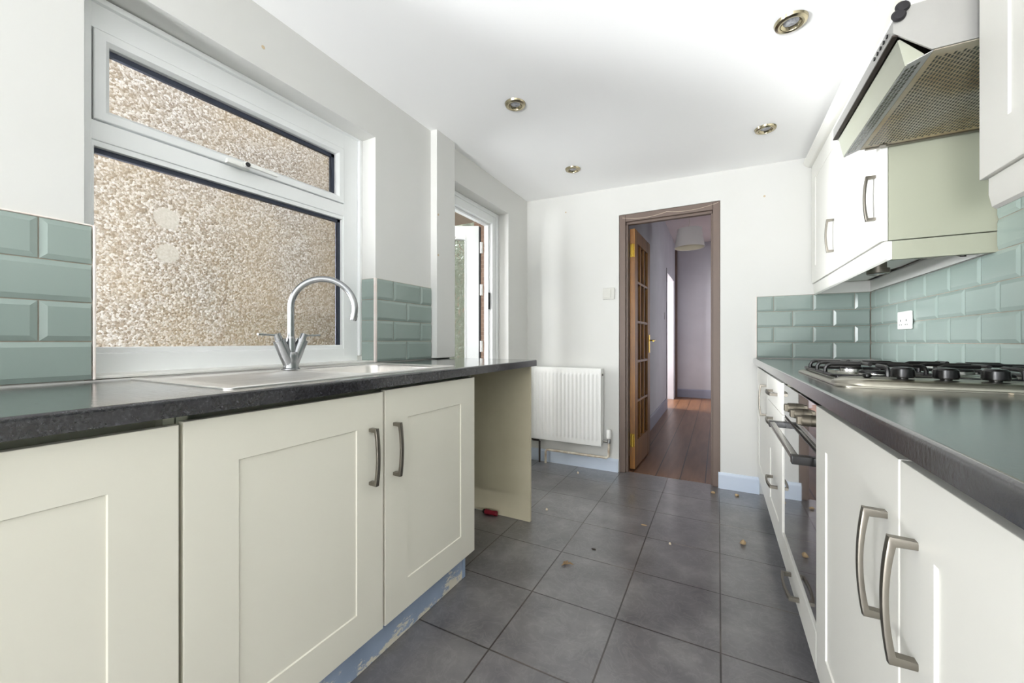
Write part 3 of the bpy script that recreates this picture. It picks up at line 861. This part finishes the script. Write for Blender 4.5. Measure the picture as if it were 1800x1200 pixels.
# mixer tap
TXx, TYy = -1.352, .868
zt -= .0036 * (1.97 - TYy) + .0005
tp = thing('mixer_tap', 'tall satin chrome swan-neck mixer tap on the sink', 'tap', (TXx, TYy, zt))
tb = MB()
tb.lathe([(0, 0), (.030, 0), (.030, .003), (.025, .006), (.0235, .030), (.026, .05), (.022, .062), (0, .064)], (TXx, TYy, zt), n=32)
for sg in (-1, 1):
    p0 = Vector((TXx, TYy + sg * .006, zt + .022)); p1 = Vector((TXx, TYy + sg * .037, zt + .092))
    tb.tube([p0, p0.lerp(p1, .5), p1], [.0205, .0205, .0195], 24)
    tb.tube([p1, p1.lerp(p1 + (p1 - p0).normalized(), .014)], [.0203, .0203], 24)
tb.tube([(TXx, TYy, zt + .03), (TXx, TYy, zt + .11), (TXx, TYy, zt + .118)], [.017, .0145, .012], 24)
tb.build('tap_body', M['tap'], tp)
for sg in (-1, 1):
    hb = MB()
    p0 = Vector((TXx, TYy + sg * .041, zt + .103)); ax = Vector((0, sg * .38, .92)).normalized()
    hb.cyl(p0, p0 + ax * .026, .0125, .0115, 20)
    q = p0 + ax * .02
    hb.box(-.006, .006, 0, .066, -.0035, .0035, .002, fn=lambda x, y, z: (q.x + x, q.y + sg * y, q.z + z + .04 * y))
    hb.build('tap_lever', M['tap'], tp)
ux, uy = .15 / .2121, .152 / .2136
Rr = .1065; zb_ = 1.122
sp = [(TXx, TYy, zt + .10), (TXx, TYy, 1.06)]
for i in range(0, 25):
    a = PI - (PI + .25) * i / 24
    rr = Rr + Rr * math.cos(a); sp.append((TXx + ux * rr, TYy + uy * rr, zb_ + Rr * math.sin(a)))
spt = MB().tube(sp, .0112, 18).build('spout', M['tap'], tp)
e0, e1 = Vector(sp[-2]), Vector(sp[-1]); dd = (e1 - e0).normalized()
nz = MB().tube([e1 - dd * .004, e1 + dd * .012, e1 + dd * .018], [.0128, .0128, .0105], 18)
nz.build('spout_nozzle', M['tap'], spt)

# ------------------------------------------------------------------ radiator and pipes
rd = thing('radiator', 'white ribbed panel radiator on the far wall beside the doorway', 'radiator', (-1.09, 2.96, .2))
RX0, RX1, RZ0, RZ1, RYf = -1.385, -.785, .200, .793, 2.942
pn = MB(); t = bmesh.new()
nf = 17; pitch = (RX1 - RX0 - .05) / nf
prof = [(RX0, 0)]
for i in range(nf):
    x = RX0 + .025 + pitch * i
    prof += [(x + pitch * .14, 0), (x + pitch * .30, -.009), (x + pitch * .70, -.009), (x + pitch * .86, 0)]
prof.append((RX1, 0))
levels = [(RZ0, 0, .004), (RZ0 + .006, 0, 0), (RZ0 + .035, 0, 0), (RZ0 + .055, 1, 0), (RZ1 - .055, 1, 0), (RZ1 - .035, 0, 0), (RZ1 - .006, 0, 0), (RZ1, 0, .004)]
grid = [[t.verts.new((x, RYf + yo + (-o if k else 0) * -1 * (1 if k else 0) + back, z)) for (x, o) in prof for yo in (0,)] for (z, k, back) in levels]
for A, B in zip(grid, grid[1:]):
    for k in range(len(prof) - 1): t.faces.new([A[k], A[k + 1], B[k + 1], B[k]])
pn._merge(t)
pn.box(RX0 + .002, RX1 - .002, RYf + .012, RYf + .022, RZ0 + .004, RZ1 - .004)
pn.build('panel', M['radiator'], rd, angle=50)
sd = MB()
sd.box(RX1 - .003, RX1 + .001, RYf, RYf + .06, RZ0 + .02, RZ1 - .002, .001); sd.box(RX0 - .001, RX0 + .003, RYf, RYf + .06, RZ0 + .02, RZ1 - .002, .001)
sd.box(RX0, RX1, RYf + .004, RYf + .058, RZ1 - .004, RZ1 - .001)
sd.build('casing', M['radiator'], rd)
for x in (-1.25, -.92): MB().box(x, x + .03, RYf + .05, YF - .001, RZ0 + .1, RZ1 - .1).build('bracket', M['white_plastic'], rd)
vb = MB(); vx, vy = -.735, RYf + .035
vb.tube([(RX1 - .005, vy, .235), (vx, vy, .235)], .009, 12); vb.cyl((vx, vy, .225), (vx, vy, .262), .0125, n=16)
vo_ = vb.build('valve', M['chrome'], rd)
MB().lathe([(0, .26), (.015, .26), (.019, .268), (.019, .322), (.014, .33), (0, .33)], (vx, vy, 0), n=20).build('valve_head', M['white_plastic'], vo_)
MB().cyl((RX1 - .01, RYf + .03, .745), (RX1 + .006, RYf + .03, .745), .009, n=14).build('bleed_valve', M['dark_pipe'], rd)
pp = MB().tube([(vx, vy, .2245), (vx, vy, .135), (vx - .004, vy, .122), (vx - .02, vy, .112), (-1.24, vy, .112), (-1.252, vy, .104), (-1.256, vy, .09), (-1.256, vy, .001)], .0095, 12)
tag(pp.build('heating_pipe', M['pipe']), 'scuffed white heating pipe running above the skirting under the radiator', 'pipe')
pp = MB().tube([(-1.375, vy, .1985), (-1.375, vy, .185), (-1.37, vy, .18), (-1.318, vy, .18), (-1.31, vy, .172), (-1.31, vy, .001)], .008, 12)
tag(pp.build('heating_pipe', M['dark_pipe']), 'dark bare heating pipe dropping to the floor at the left end of the radiator', 'pipe')

# switch, socket, wall plugs
sw = thing('light_switch', 'square white light switch beside the hallway doorway', 'light switch', (-.75, YF, 1.326))
MB().box(-.795, -.705, YF - .009, YF - .0005, 1.326, 1.414, .003).build('switch_plate', M['switch'], sw)
MB().box(-.786, -.732, YF - .014, YF - .008, 1.338, 1.402, .002).build('rocker', M['switch'], sw)
skt = thing('wall_socket', 'white double power socket on the tiles behind the hob', 'socket', (XR - .012, 2.52, 1.06))
SXf = XR - .0115
MB().box(SXf - .011, SXf, 2.448, 2.594, 1.058, 1.144, .004).build('socket_plate', M['white_plastic'], skt)
for yy in (2.488, 2.554):
    MB().box(SXf - .0135, SXf - .0105, yy - .008, yy + .008, 1.112, 1.132, .002).build('rocker', M['white_plastic'], skt)
    pb = MB()
    pb.box(SXf - .0116, SXf - .0108, yy - .003, yy + .003, 1.096, 1.105); pb.box(SXf - .0116, SXf - .0108, yy - .014, yy - .008, 1.078, 1.082); pb.box(SXf - .0116, SXf - .0108, yy + .008, yy + .014, 1.078, 1.082)
    pb.build('socket_holes', M['black'], skt)
def plug(name, p, axis, label):
    mb = MB().lathe([(0, 0), (.0065, 0), (.006, .0012), (.003, .0016), (0, .0012)], p, axis, 12)
    return tag(mb.build(name, M['plug']), label, 'wall plug', 'old fixings left in the walls')
plug('wall_plug', (XL, .828, 2.06), (1, 0, 0), 'brown fixing hole high on the wall above the sink window')
plug('wall_plug', (.269, YF, 1.95), (0, -1, 0), 'brown fixing hole high on the far wall right of the doorway')
plug('wall_plug', (-1.1, YF, 2.055), (0, -1, 0), 'brown fixing hole high on the far wall left of the doorway')
plug('wall_plug', (-1.405, 1.768, 1.72), (1, 0, 0), 'upper small fixing hole on the white pier')
plug('wall_plug', (-1.405, 1.768, 1.49), (1, 0, 0), 'lower small fixing hole on the white pier')

# ------------------------------------------------------------------ downlights
def downlight(x, y, label):
    z = zc(x)
    th = thing('downlight', label, 'downlight', (x, y, z - .006), 'recessed ceiling downlights')
    MB().lathe([(.030, .0), (.0335, -.010), (.040, -.0115), (.049, -.008), (.053, .001)], (x, y, z), n=40).build('trim_ring', M['nickel'], th)
    MB().lathe([(.032, -.008), (.028, -.003), (.0245, -.0012), (.024, .002)], (x, y, z), n=32).build('inner_ring', M['nickel'], th)
    MB().lathe([(0, -.0028), (.014, -.0022), (.0235, -.0008), (.0245, .0005)], (x, y, z), n=24).build('bulb', M['bulb'], th)
downlight(-.896, 1.736, 'recessed downlight nearer the viewer on the window side of the ceiling')
downlight(-.883, 2.574, 'recessed downlight near the far wall on the window side of the ceiling')
downlight(.234, 1.723, 'recessed downlight nearer the viewer beside the cooker hood')
downlight(.229, 2.524, 'recessed downlight near the far wall above the cooker run')

# ------------------------------------------------------------------ right run
XRd = .228
faceR = lambda u, v, w: (XRd - w, u, v)
ZR, ZRb = .890, .857
wt = MB()
HX0, HX1, HY0, HY1 = .257, .745, 1.205, 1.765
wt.prism(top_profile(.2055, 1, ZR, ZRb), lambda u, v, w: (u, w, v), -.4, YF - .0005)
wt.box(.2555, XR - .001, -.4, YF - .0005, ZRb, ZR)
tag(wt.build('worktop', M['worktop']), 'charcoal stone-effect worktop holding the gas hob', 'worktop')
n1 = base_cab('base_cabinet', 'ivory double-door base cabinet nearest the viewer under the hob worktop', .205, 1.2825, None, None, M['white_door'], XRd, -1, XR - .03, .832, .134)
e1_ = shaker(MB(), faceR, .2095, .746, .134, .832).build('door', M['white_door'], n1)
e2_ = shaker(MB(), faceR, .752, 1.281, .134, .832).build('door', M['white_door'], n1)
bow_handle(faceR, .694, .658).build('handle', M['handle'], e1_)
bow_handle(faceR, .797, .658).build('handle', M['handle'], e2_)
OY0, OY1 = 1.2845, 1.898
oh = thing('oven_housing', 'ivory cabinet with one drawer below the built-in oven', 'kitchen cabinet', (.5, 1.59, .13))
cm = MB(); cm.box(XRd + .021, XR - .03, OY0, OY0 + .016, .134, .845); cm.box(XRd + .021, XR - .03, OY1 - .016, OY1, .134, .845); cm.box(XRd + .021, XR - .03, OY0, OY1, .134, .15); cm.box(XRd + .03, XR - .03, OY0, OY1, .226, .2385)
cm.build('carcass', M['carcass'], oh)
dr = shaker(MB(), faceR, OY0 + .001, OY1 - .001, .134, .233, flat=True).build('drawer_front', M['white_door'], oh)
bow_handle(faceR, 1.60, .178, 'u').build('handle', M['handle'], dr)
du = base_cab('drawer_cabinet', 'ivory three-drawer base cabinet beyond the oven', 1.8995, 2.408, None, None, M['white_door'], XRd, -1, XR - .03, .832, .134)
for (v0, v1, hz_, fl) in ((.706, .832, .769, True), (.580, .703, .640, True), (.134, .577, .366, False)):
    q_ = shaker(MB(), faceR, 1.901, 2.406, v0, v1, flat=fl).build('drawer_front', M['white_door'], du)
    bow_handle(faceR, 2.115, hz_, 'u').build('handle', M['handle'], q_)
ed = base_cab('base_cabinet', 'ivory single-door base cabinet at the far end against the far wall', 2.4095, 3.012, None, None, M['white_door'], XRd, -1, XR - .03, .832, .134)
q_ = shaker(MB(), faceR, 2.411, 3.010, .134, .832).build('door', M['white_door'], ed)
bow_handle(faceR, 2.482, .685).build('handle', M['handle'], q_)
b = MB().box(.30, .316, -.2, 3.025, .001, .132, .001)
tag(b.build('plinth', M['skirting']), 'pale plinth board below the cooker-side cabinets', 'plinth')

# oven
ov = thing('oven', 'black glass built-in oven under the hob worktop', 'oven', (.5, 1.59, .2395))
OX = XRd + .005
MB().box(OX + .022, XR - .06, OY0 + .02, OY1 - .02, .2405, .838).build('oven_body', M['gap'], ov)
MB().box(OX, OX + .021, OY0 + .003, OY1 - .003, .240, .700, .003).build('oven_door', M['oven_glass'], ov)
od = [o for o in ov.children if o.name.startswith('oven_door')][0]
MB().box(OX - .001, OX + .021, OY0 + .003, OY1 - .003, .712, .832, .002).build('control_panel', M['oven_glass'], ov)
MB().box(OX + .004, OX + .02, OY0 + .004, OY1 - .004, .701, .711).build('vent_gap', M['gap'], ov)
hb = MB(); hb.box(OX - .052, OX - .034, OY0 + .045, OY1 - .048, .668, .684, .003)
hb.build('handle_bar', M['steel'], od)
for y in (OY0 + .03, OY1 - .052):
    MB().box(OX - .0535, OX + .001, y - .003, y + .023, .662, .6855, .002).build('handle_bracket', M['black'], od)
for y in (1.375, 1.495, 1.615):
    kb = MB(); kb.lathe([(0, 0), (.016, 0), (.0165, .003), (.0155, .021), (.014, .023), (0, .0235)], (OX - .001, y, .775), (-1, 0, 0), 28)
    kb.box(OX - .033, OX - .016, y - .012, y + .012, .763, .787, .003)
    kb.build('knob', M['oven_knob'], ov)

# hob
hb_ = thing('gas_hob', 'stainless steel four-burner gas hob with black pan supports', 'hob', (.5, 1.485, ZR))
hm = MB()
Q = lambda i, r, z: [(x, y, z) for x, y in rrect(HX0 + i, HX1 - i, HY0 + i, HY1 - i, r)]
loft(hm, [Q(0, .03, ZR + .0005), Q(.0, .03, ZR + .003), Q(.003, .03, ZR + .006), Q(.012, .028, ZR + .0095), Q(.028, .02, ZR + .010)], close_last=True)
hm.build('hob_plate', M['hob_steel'], hb_, angle=50)
cs = MB(); rings = []
SYa, SYb = HY0 + .001, HY0 + .125
for i, z in ((0.0, .003), (.001, .008), (.005, .014), (.013, .0185), (.03, .0205), (.045, .021)):
    rings.append([(x, y, ZR + z) for x, y in rrect(HX0 + .001 + i * 1.6, HX1 - .003 - i, SYa + i * .6, SYb - i * .5, max(.05 - i, .012))])
loft(cs, rings, close_last=True)
cp = cs.build('control_strip', M['hob_steel'], hb_, angle=60)
for x in (.388, .462, .540, .628):
    kb = MB(); zz = ZR + .0205
    kb.lathe([(0, 0), (.010, 0), (.010, .003), (.0205, .004), (.022, .008), (.0205, .024), (.016, .0285), (0, .030)], (x, HY0 + .05, zz), n=32)
    kb.build('knob', M['black'], cp)
MB().lathe([(0, 0), (.005, 0), (.009, .004), (.009, .009), (.006, .012), (0, .0125)], (.325, HY0 + .055, ZR + .020), n=18).build('ignition_button', M['black'], cp)
burn = [(.385, 1.43), (.385, 1.645), (.62, 1.43), (.62, 1.645)]
for i, (x, y) in enumerate(burn):
    r = (.034, .028, .028, .042)[i]
    bb = MB(); bb.lathe([(0, .009), (r + .012, .009), (r + .010, .013), (r + .002, .014), (r + .001, .022), (0, .022)], (x, y, ZR), n=32)
    bo = bb.build('burner_ring', M['steel'], hb_)
    MB().lathe([(r, .022), (r, .027), (r - .004, .030), (0, .031)], (x, y, ZR), n=32).build('burner_cap', M['iron'], bo)
def pan_support(x0, x1, y0, y1):
    mb = MB(); zt_ = ZR + .044; zl = ZR + .018; r = .0052
    fr_ = [(x, y, zl) for x, y in rrect(x0, x1, y0, y1, .03, 4)]
    mb.tube(fr_, r, 8, True)
    def finger(p, q):
        d_ = (Vector(q) - Vector(p)).normalized()
        P = Vector(p); 
        pts = [P + Vector((0, 0, zl)), P + Vector((0, 0, zt_ - .012)) , P + d_ * .004 + Vector((0, 0, zt_ - .004)), P + d_ * .013 + Vector((0, 0, zt_)), Vector(q) + Vector((0, 0, zt_))]
        mb.tube(pts, r, 8)
    cx = (x0 + x1) / 2
    for cy in (y0 + (y1 - y0) * .25, y0 + (y1 - y0) * .75):
        finger((x0, cy, 0), (cx - .028, cy, 0)); finger((x1, cy, 0), (cx + .028, cy, 0))
    for yy, s_ in ((y0, 1), (y1, -1)):
        finger((cx, yy, 0), (cx, yy + s_ * .075, 0))
    ym = (y0 + y1) / 2
    mb.tube([(x0, ym, zl), (x0, ym, zt_ - .01), (x0 + .005, ym, zt_ - .002), (x0 + .015, ym, zt_), (x1 - .015, ym, zt_), (x1 - .005, ym, zt_ - .002), (x1, ym, zt_ - .01), (x1, ym, zl)], r, 8)
    mb.tube([(cx, ym - .075, zt_), (cx, ym + .075, zt_)], r, 8)
    for x in (x0 + .01, x1 - .01):
        for y in (y0 + .01, y1 - .01): mb.cyl((x, y, ZR + .0095), (x, y, zl), .007, n=10)
    return mb
pan_support(.278, .492, 1.335, 1.752).build('pan_support', M['iron'], hb_)
pan_support(.512, .728, 1.335, 1.752).build('pan_support', M['iron'], hb_)

# ------------------------------------------------------------------ upper cabinets
XU = .515
faceU = lambda u, v, w: (XU - w, u, v)
UZ0, UZ1 = 1.357, 2.083
def upper(name, label, y0, y1, z0, z1, open_=False):
    th = thing(name, label, 'wall cabinet', ((XU + XR) / 2, (y0 + y1) / 2, z0))
    cm = MB(); xi = XU + .021
    cm.box(xi, XR - (.001 if y0 > 1.8 else .012), y0, y0 + .018, z0 + .002, z1); cm.box(xi, XR - .012, y1 - .018, y1, z0 + .002, z1)
    MB().box(xi + .001, XR - .0125, y0 + .0185, y1 - .0185, z0 + .003, z0 + .02).build('base_panel', M['white_door'], th)
    cm.box(xi, XR - .012, y0 + .001, y1 - .001, z1 - .018, z1 - .001)
    cm.box(XR - .03, XR - .013, y0 + .001, y1 - .001, z0 + .003, z1 - .001)
    cm.build('carcass', M['carcass'], th)
    return th
fu = upper('wall_cabinet', 'two-door ivory wall cabinet at the far end with sage cream end panel', 1.851, 3.020, UZ0, UZ1)
q1 = shaker(MB(), faceU, 1.853, 2.378, UZ0 + .001, UZ1).build('door', M['white_door'], fu)
q2 = shaker(MB(), faceU, 2.382, 3.016, UZ0 + .001, UZ1).build('door', M['white_door'], fu)
bow_handle(faceU, 1.905, 1.53).build('handle', M['handle'], q1)
bow_handle(faceU, 2.50, 1.535).build('handle', M['handle'], q2)
nu = upper('wall_cabinet', 'ivory wall cabinet nearest the viewer at the upper right edge', .30, 1.258, UZ0, UZ1)
shaker(MB(), faceU, .76, 1.257, UZ0 + .001, UZ1).build('door', M['white_door'], nu)
shaker(MB(), faceU, .302, .757, UZ0 + .001, UZ1).build('door', M['white_door'], nu)
bu = upper('wall_cabinet', 'short ivory wall cabinet bridging above the cooker hood', 1.2595, 1.8495, 1.822, UZ1)
shaker(MB(), faceU, 1.261, 1.848, 1.823, UZ1, flat=True).build('door', M['white_door'], bu)
co = MB().prism([(.525, 2.084), (.505, 2.084), (.492, 2.092), (.474, 2.108), (.472, 2.116), (.488, 2.118), (.56, 2.118), (.56, 2.084)], lambda u, v, w: (u, w, v), .30, 3.026)
tag(co.build('cornice_moulding', M['white_door']), 'ivory cornice strip along the top of the wall cabinets', 'cornice')
pel = [(.524, 1.3555), (.545, 1.3555), (.545, 1.292), (.536, 1.288), (.529, 1.294), (.524, 1.32)]
pf = MB().prism(pel, lambda u, v, w: (u, w, v), 1.853, 3.02).build('light_pelmet', M['white_door'], fu)
MB().box(.5455, XR - .001, 1.853, 1.871, 1.290, 1.3555, .001).build('end_strip', M['carcass'], pf)
MB().prism(pel, lambda u, v, w: (u, w, v), .30, 1.243).build('light_pelmet', M['white_door'], nu)
b = MB().box(XR - .012, XR - .0005, 1.872, 3.018, 1.2945, 1.3555, .001)
swall(b, 'trim_6', M['wall'], 'white strip of wall above the tiles under the far wall cabinet', 'trim')
b = MB().box(.53, XR - .0005, 3.0205, 3.0295, 1.2945, 1.3555, .001)
swall(b, 'trim_7', M['wall'], 'white strip of far wall above the tiles under the cabinet', 'trim')
def puck(x, y, label):
    th = thing('cabinet_light', label, 'under-cabinet light', (x, y, UZ0 - .055), 'round lights under the far wall cabinet')
    z = UZ0 + .0025
    MB().lathe([(0, 0), (.030, 0), (.030, -.030), (.040, -.032), (.040, -.052), (.037, -.056), (.030, -.056), (.030, -.053)], (x, y, z), n=36).build('housing', M['handle'], th)
    MB().lathe([(.0, -.0545), (.030, -.054), (.030, -.052)], (x, y, z), n=28).build('lens', M['bulb'], th)
puck(.640, 2.335, 'round steel cabinet light farther from the hood under the far wall cabinet')
puck(.672, 1.945, 'round steel cabinet light nearer the hood under the far wall cabinet')
zz = UZ0 - .001
pts = [(.682, 2.335, zz - .036), (.71, 2.31, zz - .03), (.75, 2.29, zz - .012), (.765, 2.2, zz - .004), (.765, 2.05, zz - .006), (.765, 1.97, zz - .03), (.755, 1.92, zz - .062), (.735, 1.90, zz - .064), (.716, 1.93, zz - .045)]
tag(MB().tube(pts, .0022, 6).build('cable', M['dark_pipe']), 'thin dark cable looping under the far wall cabinet between the round lights', 'cable')

# ------------------------------------------------------------------ cooker hood
hd_ = thing('cooker_hood', 'stainless steel visor cooker hood with greasy mesh filter above the hob', 'cooker hood', (.6, 1.555, 1.67))
A0, A1 = 1.278, 1.835
prof = [(.378, 1.752), (.378, 1.784), (.398, 1.809), (.79, 1.812), (.79, 1.690), (.447, 1.690)]
bd_ = MB()
mapY = lambda u, v, w: (u, w, v)
for a, c in ((A0, A0 + .004), (A1 - .004, A1)): bd_.prism(prof, mapY, a, c)
bd_.prism([(.3783, 1.746), (.3783, 1.784), (.3983, 1.8088), (.400, 1.806), (.382, 1.783), (.382, 1.746)], mapY, A0 + .0042, A1 - .0042)
bd_.prism([(.3985, 1.8086), (.789, 1.8118), (.789, 1.808), (.3985, 1.805)], mapY, A0 + .0042, A1 - .0042)
bd_.box(.786, .7895, A0 + .0042, A1 - .0042, 1.692, 1.807)
bd_.build('hood_body', M['hood'], hd_)
MB().prism([(.3765, 1.7435), (.3765, 1.7478), (.3782, 1.7478), (.388, 1.7465), (.388, 1.7425)], mapY, A0 + .001, A1 - .001).build('front_lip', M['dark_pipe'], hd_)
MB().prism([(.390, 1.738), (.4035, 1.671), (.4055, 1.6715), (.437, 1.688), (.437, 1.690), (.394, 1.739)], mapY, A0 + .012, A1 - .014).build('lamp_cover', M['diffuser'], hd_)
# slotted strip sloping up from the lower edge of the lamp cover
p0_, p1_ = (.4062, 1.6708), (.452, 1.6892)
sl = math.hypot(p1_[0] - p0_[0], p1_[1] - p0_[1]); ex, ez = (p1_[0] - p0_[0]) / sl, (p1_[1] - p0_[1]) / sl
def slope(u, y, w): return (p0_[0] + ex * u + ez * w, y, p0_[1] + ez * u - ex * w)
vs_ = MB(); vs_.box(0, sl, A0 + .006, A1 - .006, -.0014, 0, fn=slope)
for i in range(3):
    for j in range(30):
        y = A0 + .03 + (A1 - A0 - .06) * (j + .5) / 30
        u = .0085 + i * .0112
        vs_.box(u - .0034, u + .0034, y - .0058, y + .0058, -.0004, .0004, mi=1, fn=slope)
vs_.build('vent_strip', [M['vent'], M['black']], hd_)
fl = MB(); fl.box(.4525, .785, A0 + .006, A1 - .006, 1.6885, 1.693, .001)
cols, rws = 33, 38
for j in range(cols):
    for i in range(rws):
        x = .468 + (.768 - .468) * i / (rws - 1)
        y = A0 + .034 + (A1 - A0 - .066) * (j + .5 * (i % 2)) / cols + .004
        fl.box(x - .0021, x + .0021, y - .0052, y + .0052, 1.6880, 1.690, mi=1)
fl.build('mesh_filter', [M['filter'], M['black']], hd_)
MB().box(.466, .790, A1 - .014, A1, 1.684, 1.692, .001).build('filter_edge', M['handle'], hd_)
MB().box(.500, .52, A1 - .03, A1 - .008, 1.683, 1.6895, .002).build('filter_catch', M['handle'], hd_)
bt = MB()
for i in range(5): bt.lathe([(0, 0), (.0048, 0), (.0048, .003), (0, .0032)], (.378, A0 + .035 + i * .022, 1.768), (-1, 0, 0), 12)
bt.build('control_buttons', M['black'], hd_)
rb = MB()
for (x, z, r) in ((.387, 1.789, .0145), (.394, 1.807, .0145)): rb.lathe([(0, -.006), (r * .7, -.005), (r, 0), (r * .7, .005), (0, .006)], (x, A0 - .005, z), (0, 1, 0), 22)
rb.build('rubber_buffer', M['rubber'], hd_)

# ------------------------------------------------------------------ oddments on the floor
sd_ = thing('screwdriver', 'red and black screwdriver lying on the floor against the end panel', 'screwdriver', (-1.16, 1.937, .0))
p0, p1 = Vector((-1.20, 1.934, .0155)), Vector((-1.115, 1.938, .0155))
dv = (p1 - p0)
MB().tube([p0 + dv * t_ for t_ in (0, .08, .3, .6, .9, .98, 1.0)], [.010, .014, .0145, .0125, .0145, .012, .006], 14).build('grip', M['red'], sd_)
MB().tube([p0 - dv * .12, p0 - dv * .02, p0 + dv * .06], [.008, .013, .0125], 14).build('collar', M['black'], sd_)
MB().cyl(p0 - dv * 1.2, p0 - dv * .1, .0035, n=10).build('shaft', M['steel'], sd_)
def crumb(x, y, r, m, label, name='crumb', cat='debris', z=0.0):
    mb = MB().blob((x, y, z + r[2] * .8), r, .3, 1)
    return tag(mb.build(name, M[m]), label, cat, 'bits of debris dropped in the kitchen')
crumb(.111, 2.234, (.016, .014, .013), 'debris', 'largest tan lump of debris, on the floor in front of the drawer cabinet')
crumb(-.03, 2.893, (.014, .011, .008), 'debris', 'tan crumb on the floor at the right foot of the doorway')
crumb(.11, 2.913, (.012, .011, .009), 'debris', 'brown crumb on the floor below the short skirting')
crumb(-.938, 2.853, (.007, .007, .009), 'pale_debris', 'tiny pale crumb on the floor under the radiator')
crumb(-.897, 2.142, (.008, .006, .008), 'pale_debris', 'tiny pale crumb on the floor just past the end panel')
crumb(-.356, 2.216, (.015, .005, .003), 'debris', 'flat pale sliver on the floor in front of the doorway')
crumb(-.208, 2.065, (.006, .006, .007), 'pale_debris', 'tiny pale dot in the middle of the floor')
crumb(-.527, 1.844, (.014, .006, .003), 'dark_debris', 'small dark sliver in the middle of the floor')
lf = MB()
cx, cy = -.6, 1.665
for a, L in ((.3, .03), (1.7, .022), (2.9, .02), (4.1, .028)):
    lf.tube([(cx, cy, .004), (cx + math.cos(a) * L * .5, cy + math.sin(a) * L * .5, .009), (cx + math.cos(a) * L, cy + math.sin(a) * L, .003)], [.003, .0045, .0012], 6)
tag(lf.build('dried_leaf_scrap', M['leaf']), 'curled scrap of dried leaf lying in the middle of the floor', 'debris', 'bits of debris dropped in the kitchen')
crumb(.533, 1.19, (.005, .004, .003), 'pale_debris', 'larger yellowish crumb on the worktop at the near edge of the hob', z=ZR)
crumb(.565, 1.188, (.003, .003, .003), 'pale_debris', 'smaller pale crumb on the worktop at the near edge of the hob', z=ZR)
crumb(.402, .60, (.011, .005, .0015), 'dark_debris', 'flat dark scrap on the worktop nearest the viewer', z=ZR)

# ------------------------------------------------------------------ light
w = bpy.data.worlds.new('sky'); sc.world = w; w.use_nodes = True
bg = w.node_tree.nodes['Background']; bg.inputs['Color'].default_value = (.93, .965, 1.0, 1); bg.inputs['Strength'].default_value = 3.6

def area(name, loc, target, sx, sy, power, col=(1, 1, 1), spread=180):
    l = bpy.data.lights.new(name, 'AREA'); l.shape = 'RECTANGLE'; l.size = sx; l.size_y = sy; l.energy = power; l.color = col; l.spread = math.radians(spread)
    o = bpy.data.objects.new(name, l); COL.objects.link(o); o.location = loc
    o.rotation_euler = (Vector(target) - Vector(loc)).to_track_quat('-Z', 'Y').to_euler()
    return o
area('fill_rear', (-1.02, YB - .35, .12), (-.62, -1.35, 1.95), .6, .6, 98, (.98, .99, 1), 95)  # added fill lamp, unseen, throws light up to the ceiling from behind
area('fill_left_rear', (XL - .1, -2.25, 1.5), (1, -.9, 2.1), 1.5, 1.1, 108, (.96, .98, 1))  # added fill lamp at the made-up window, brightens the right side
area('fill_from_passage', (-2.45, -.25, 1.12), (.8, 1.7, 1.3), 1.0, 1.35, 310, (.96, .985, 1), 80)  # added lamp kept out of view, pushes light through the sink window
area('fill_at_back_door', (-2.2, 2.02, 1.3), (.3, 2.45, 1.25), .35, 1.6, 11, (.94, .975, 1), 130)  # added lamp hidden outside the back door, brightens the far wall and floor
area('assumed_side_room_lamp', (-2.5, 6.6, 1.5), (0, 7.55, 1.2), 1.4, 1.4, 190, (1, .95, .94))  # assumed lamp, unseen behind the side room doorway, lights the hallway end
area('fill_hallway_right', (1.3, 4.9, 1.3), (.0, 7.6, 1.2), .7, 1.6, 16, (.96, .97, 1))  # added lamp with no known source, brightens the hallway

# ------------------------------------------------------------------ camera and output
cam = bpy.data.cameras.new('camera'); cam.sensor_width = 36; cam.sensor_fit = 'HORIZONTAL'; cam.lens = 687.0 / 1800 * 36
cam.clip_start = .02; cam.clip_end = 60
co_ = bpy.data.objects.new('camera', cam); COL.objects.link(co_)
co_.location = (0, 0, 1.0); co_.rotation_euler = (PI / 2, 0, math.radians(27.79))
sc.camera = co_
vs = sc.view_settings
vs.view_transform = 'Standard'; vs.look = 'None'; vs.gamma = 1.0; vs.exposure = 0.06
try: vs.use_curve_mapping = False
except Exception: pass
sc.cycles.use_denoising = True
sc.cycles.max_bounces = 12; sc.cycles.diffuse_bounces = 8; sc.cycles.glossy_bounces = 6; sc.cycles.transmission_bounces = 8
sc.cycles.transparent_max_bounces = 16
sc.cycles.caustics_reflective = False; sc.cycles.caustics_refractive = False
sc.cycles.sample_clamp_indirect = 6.0
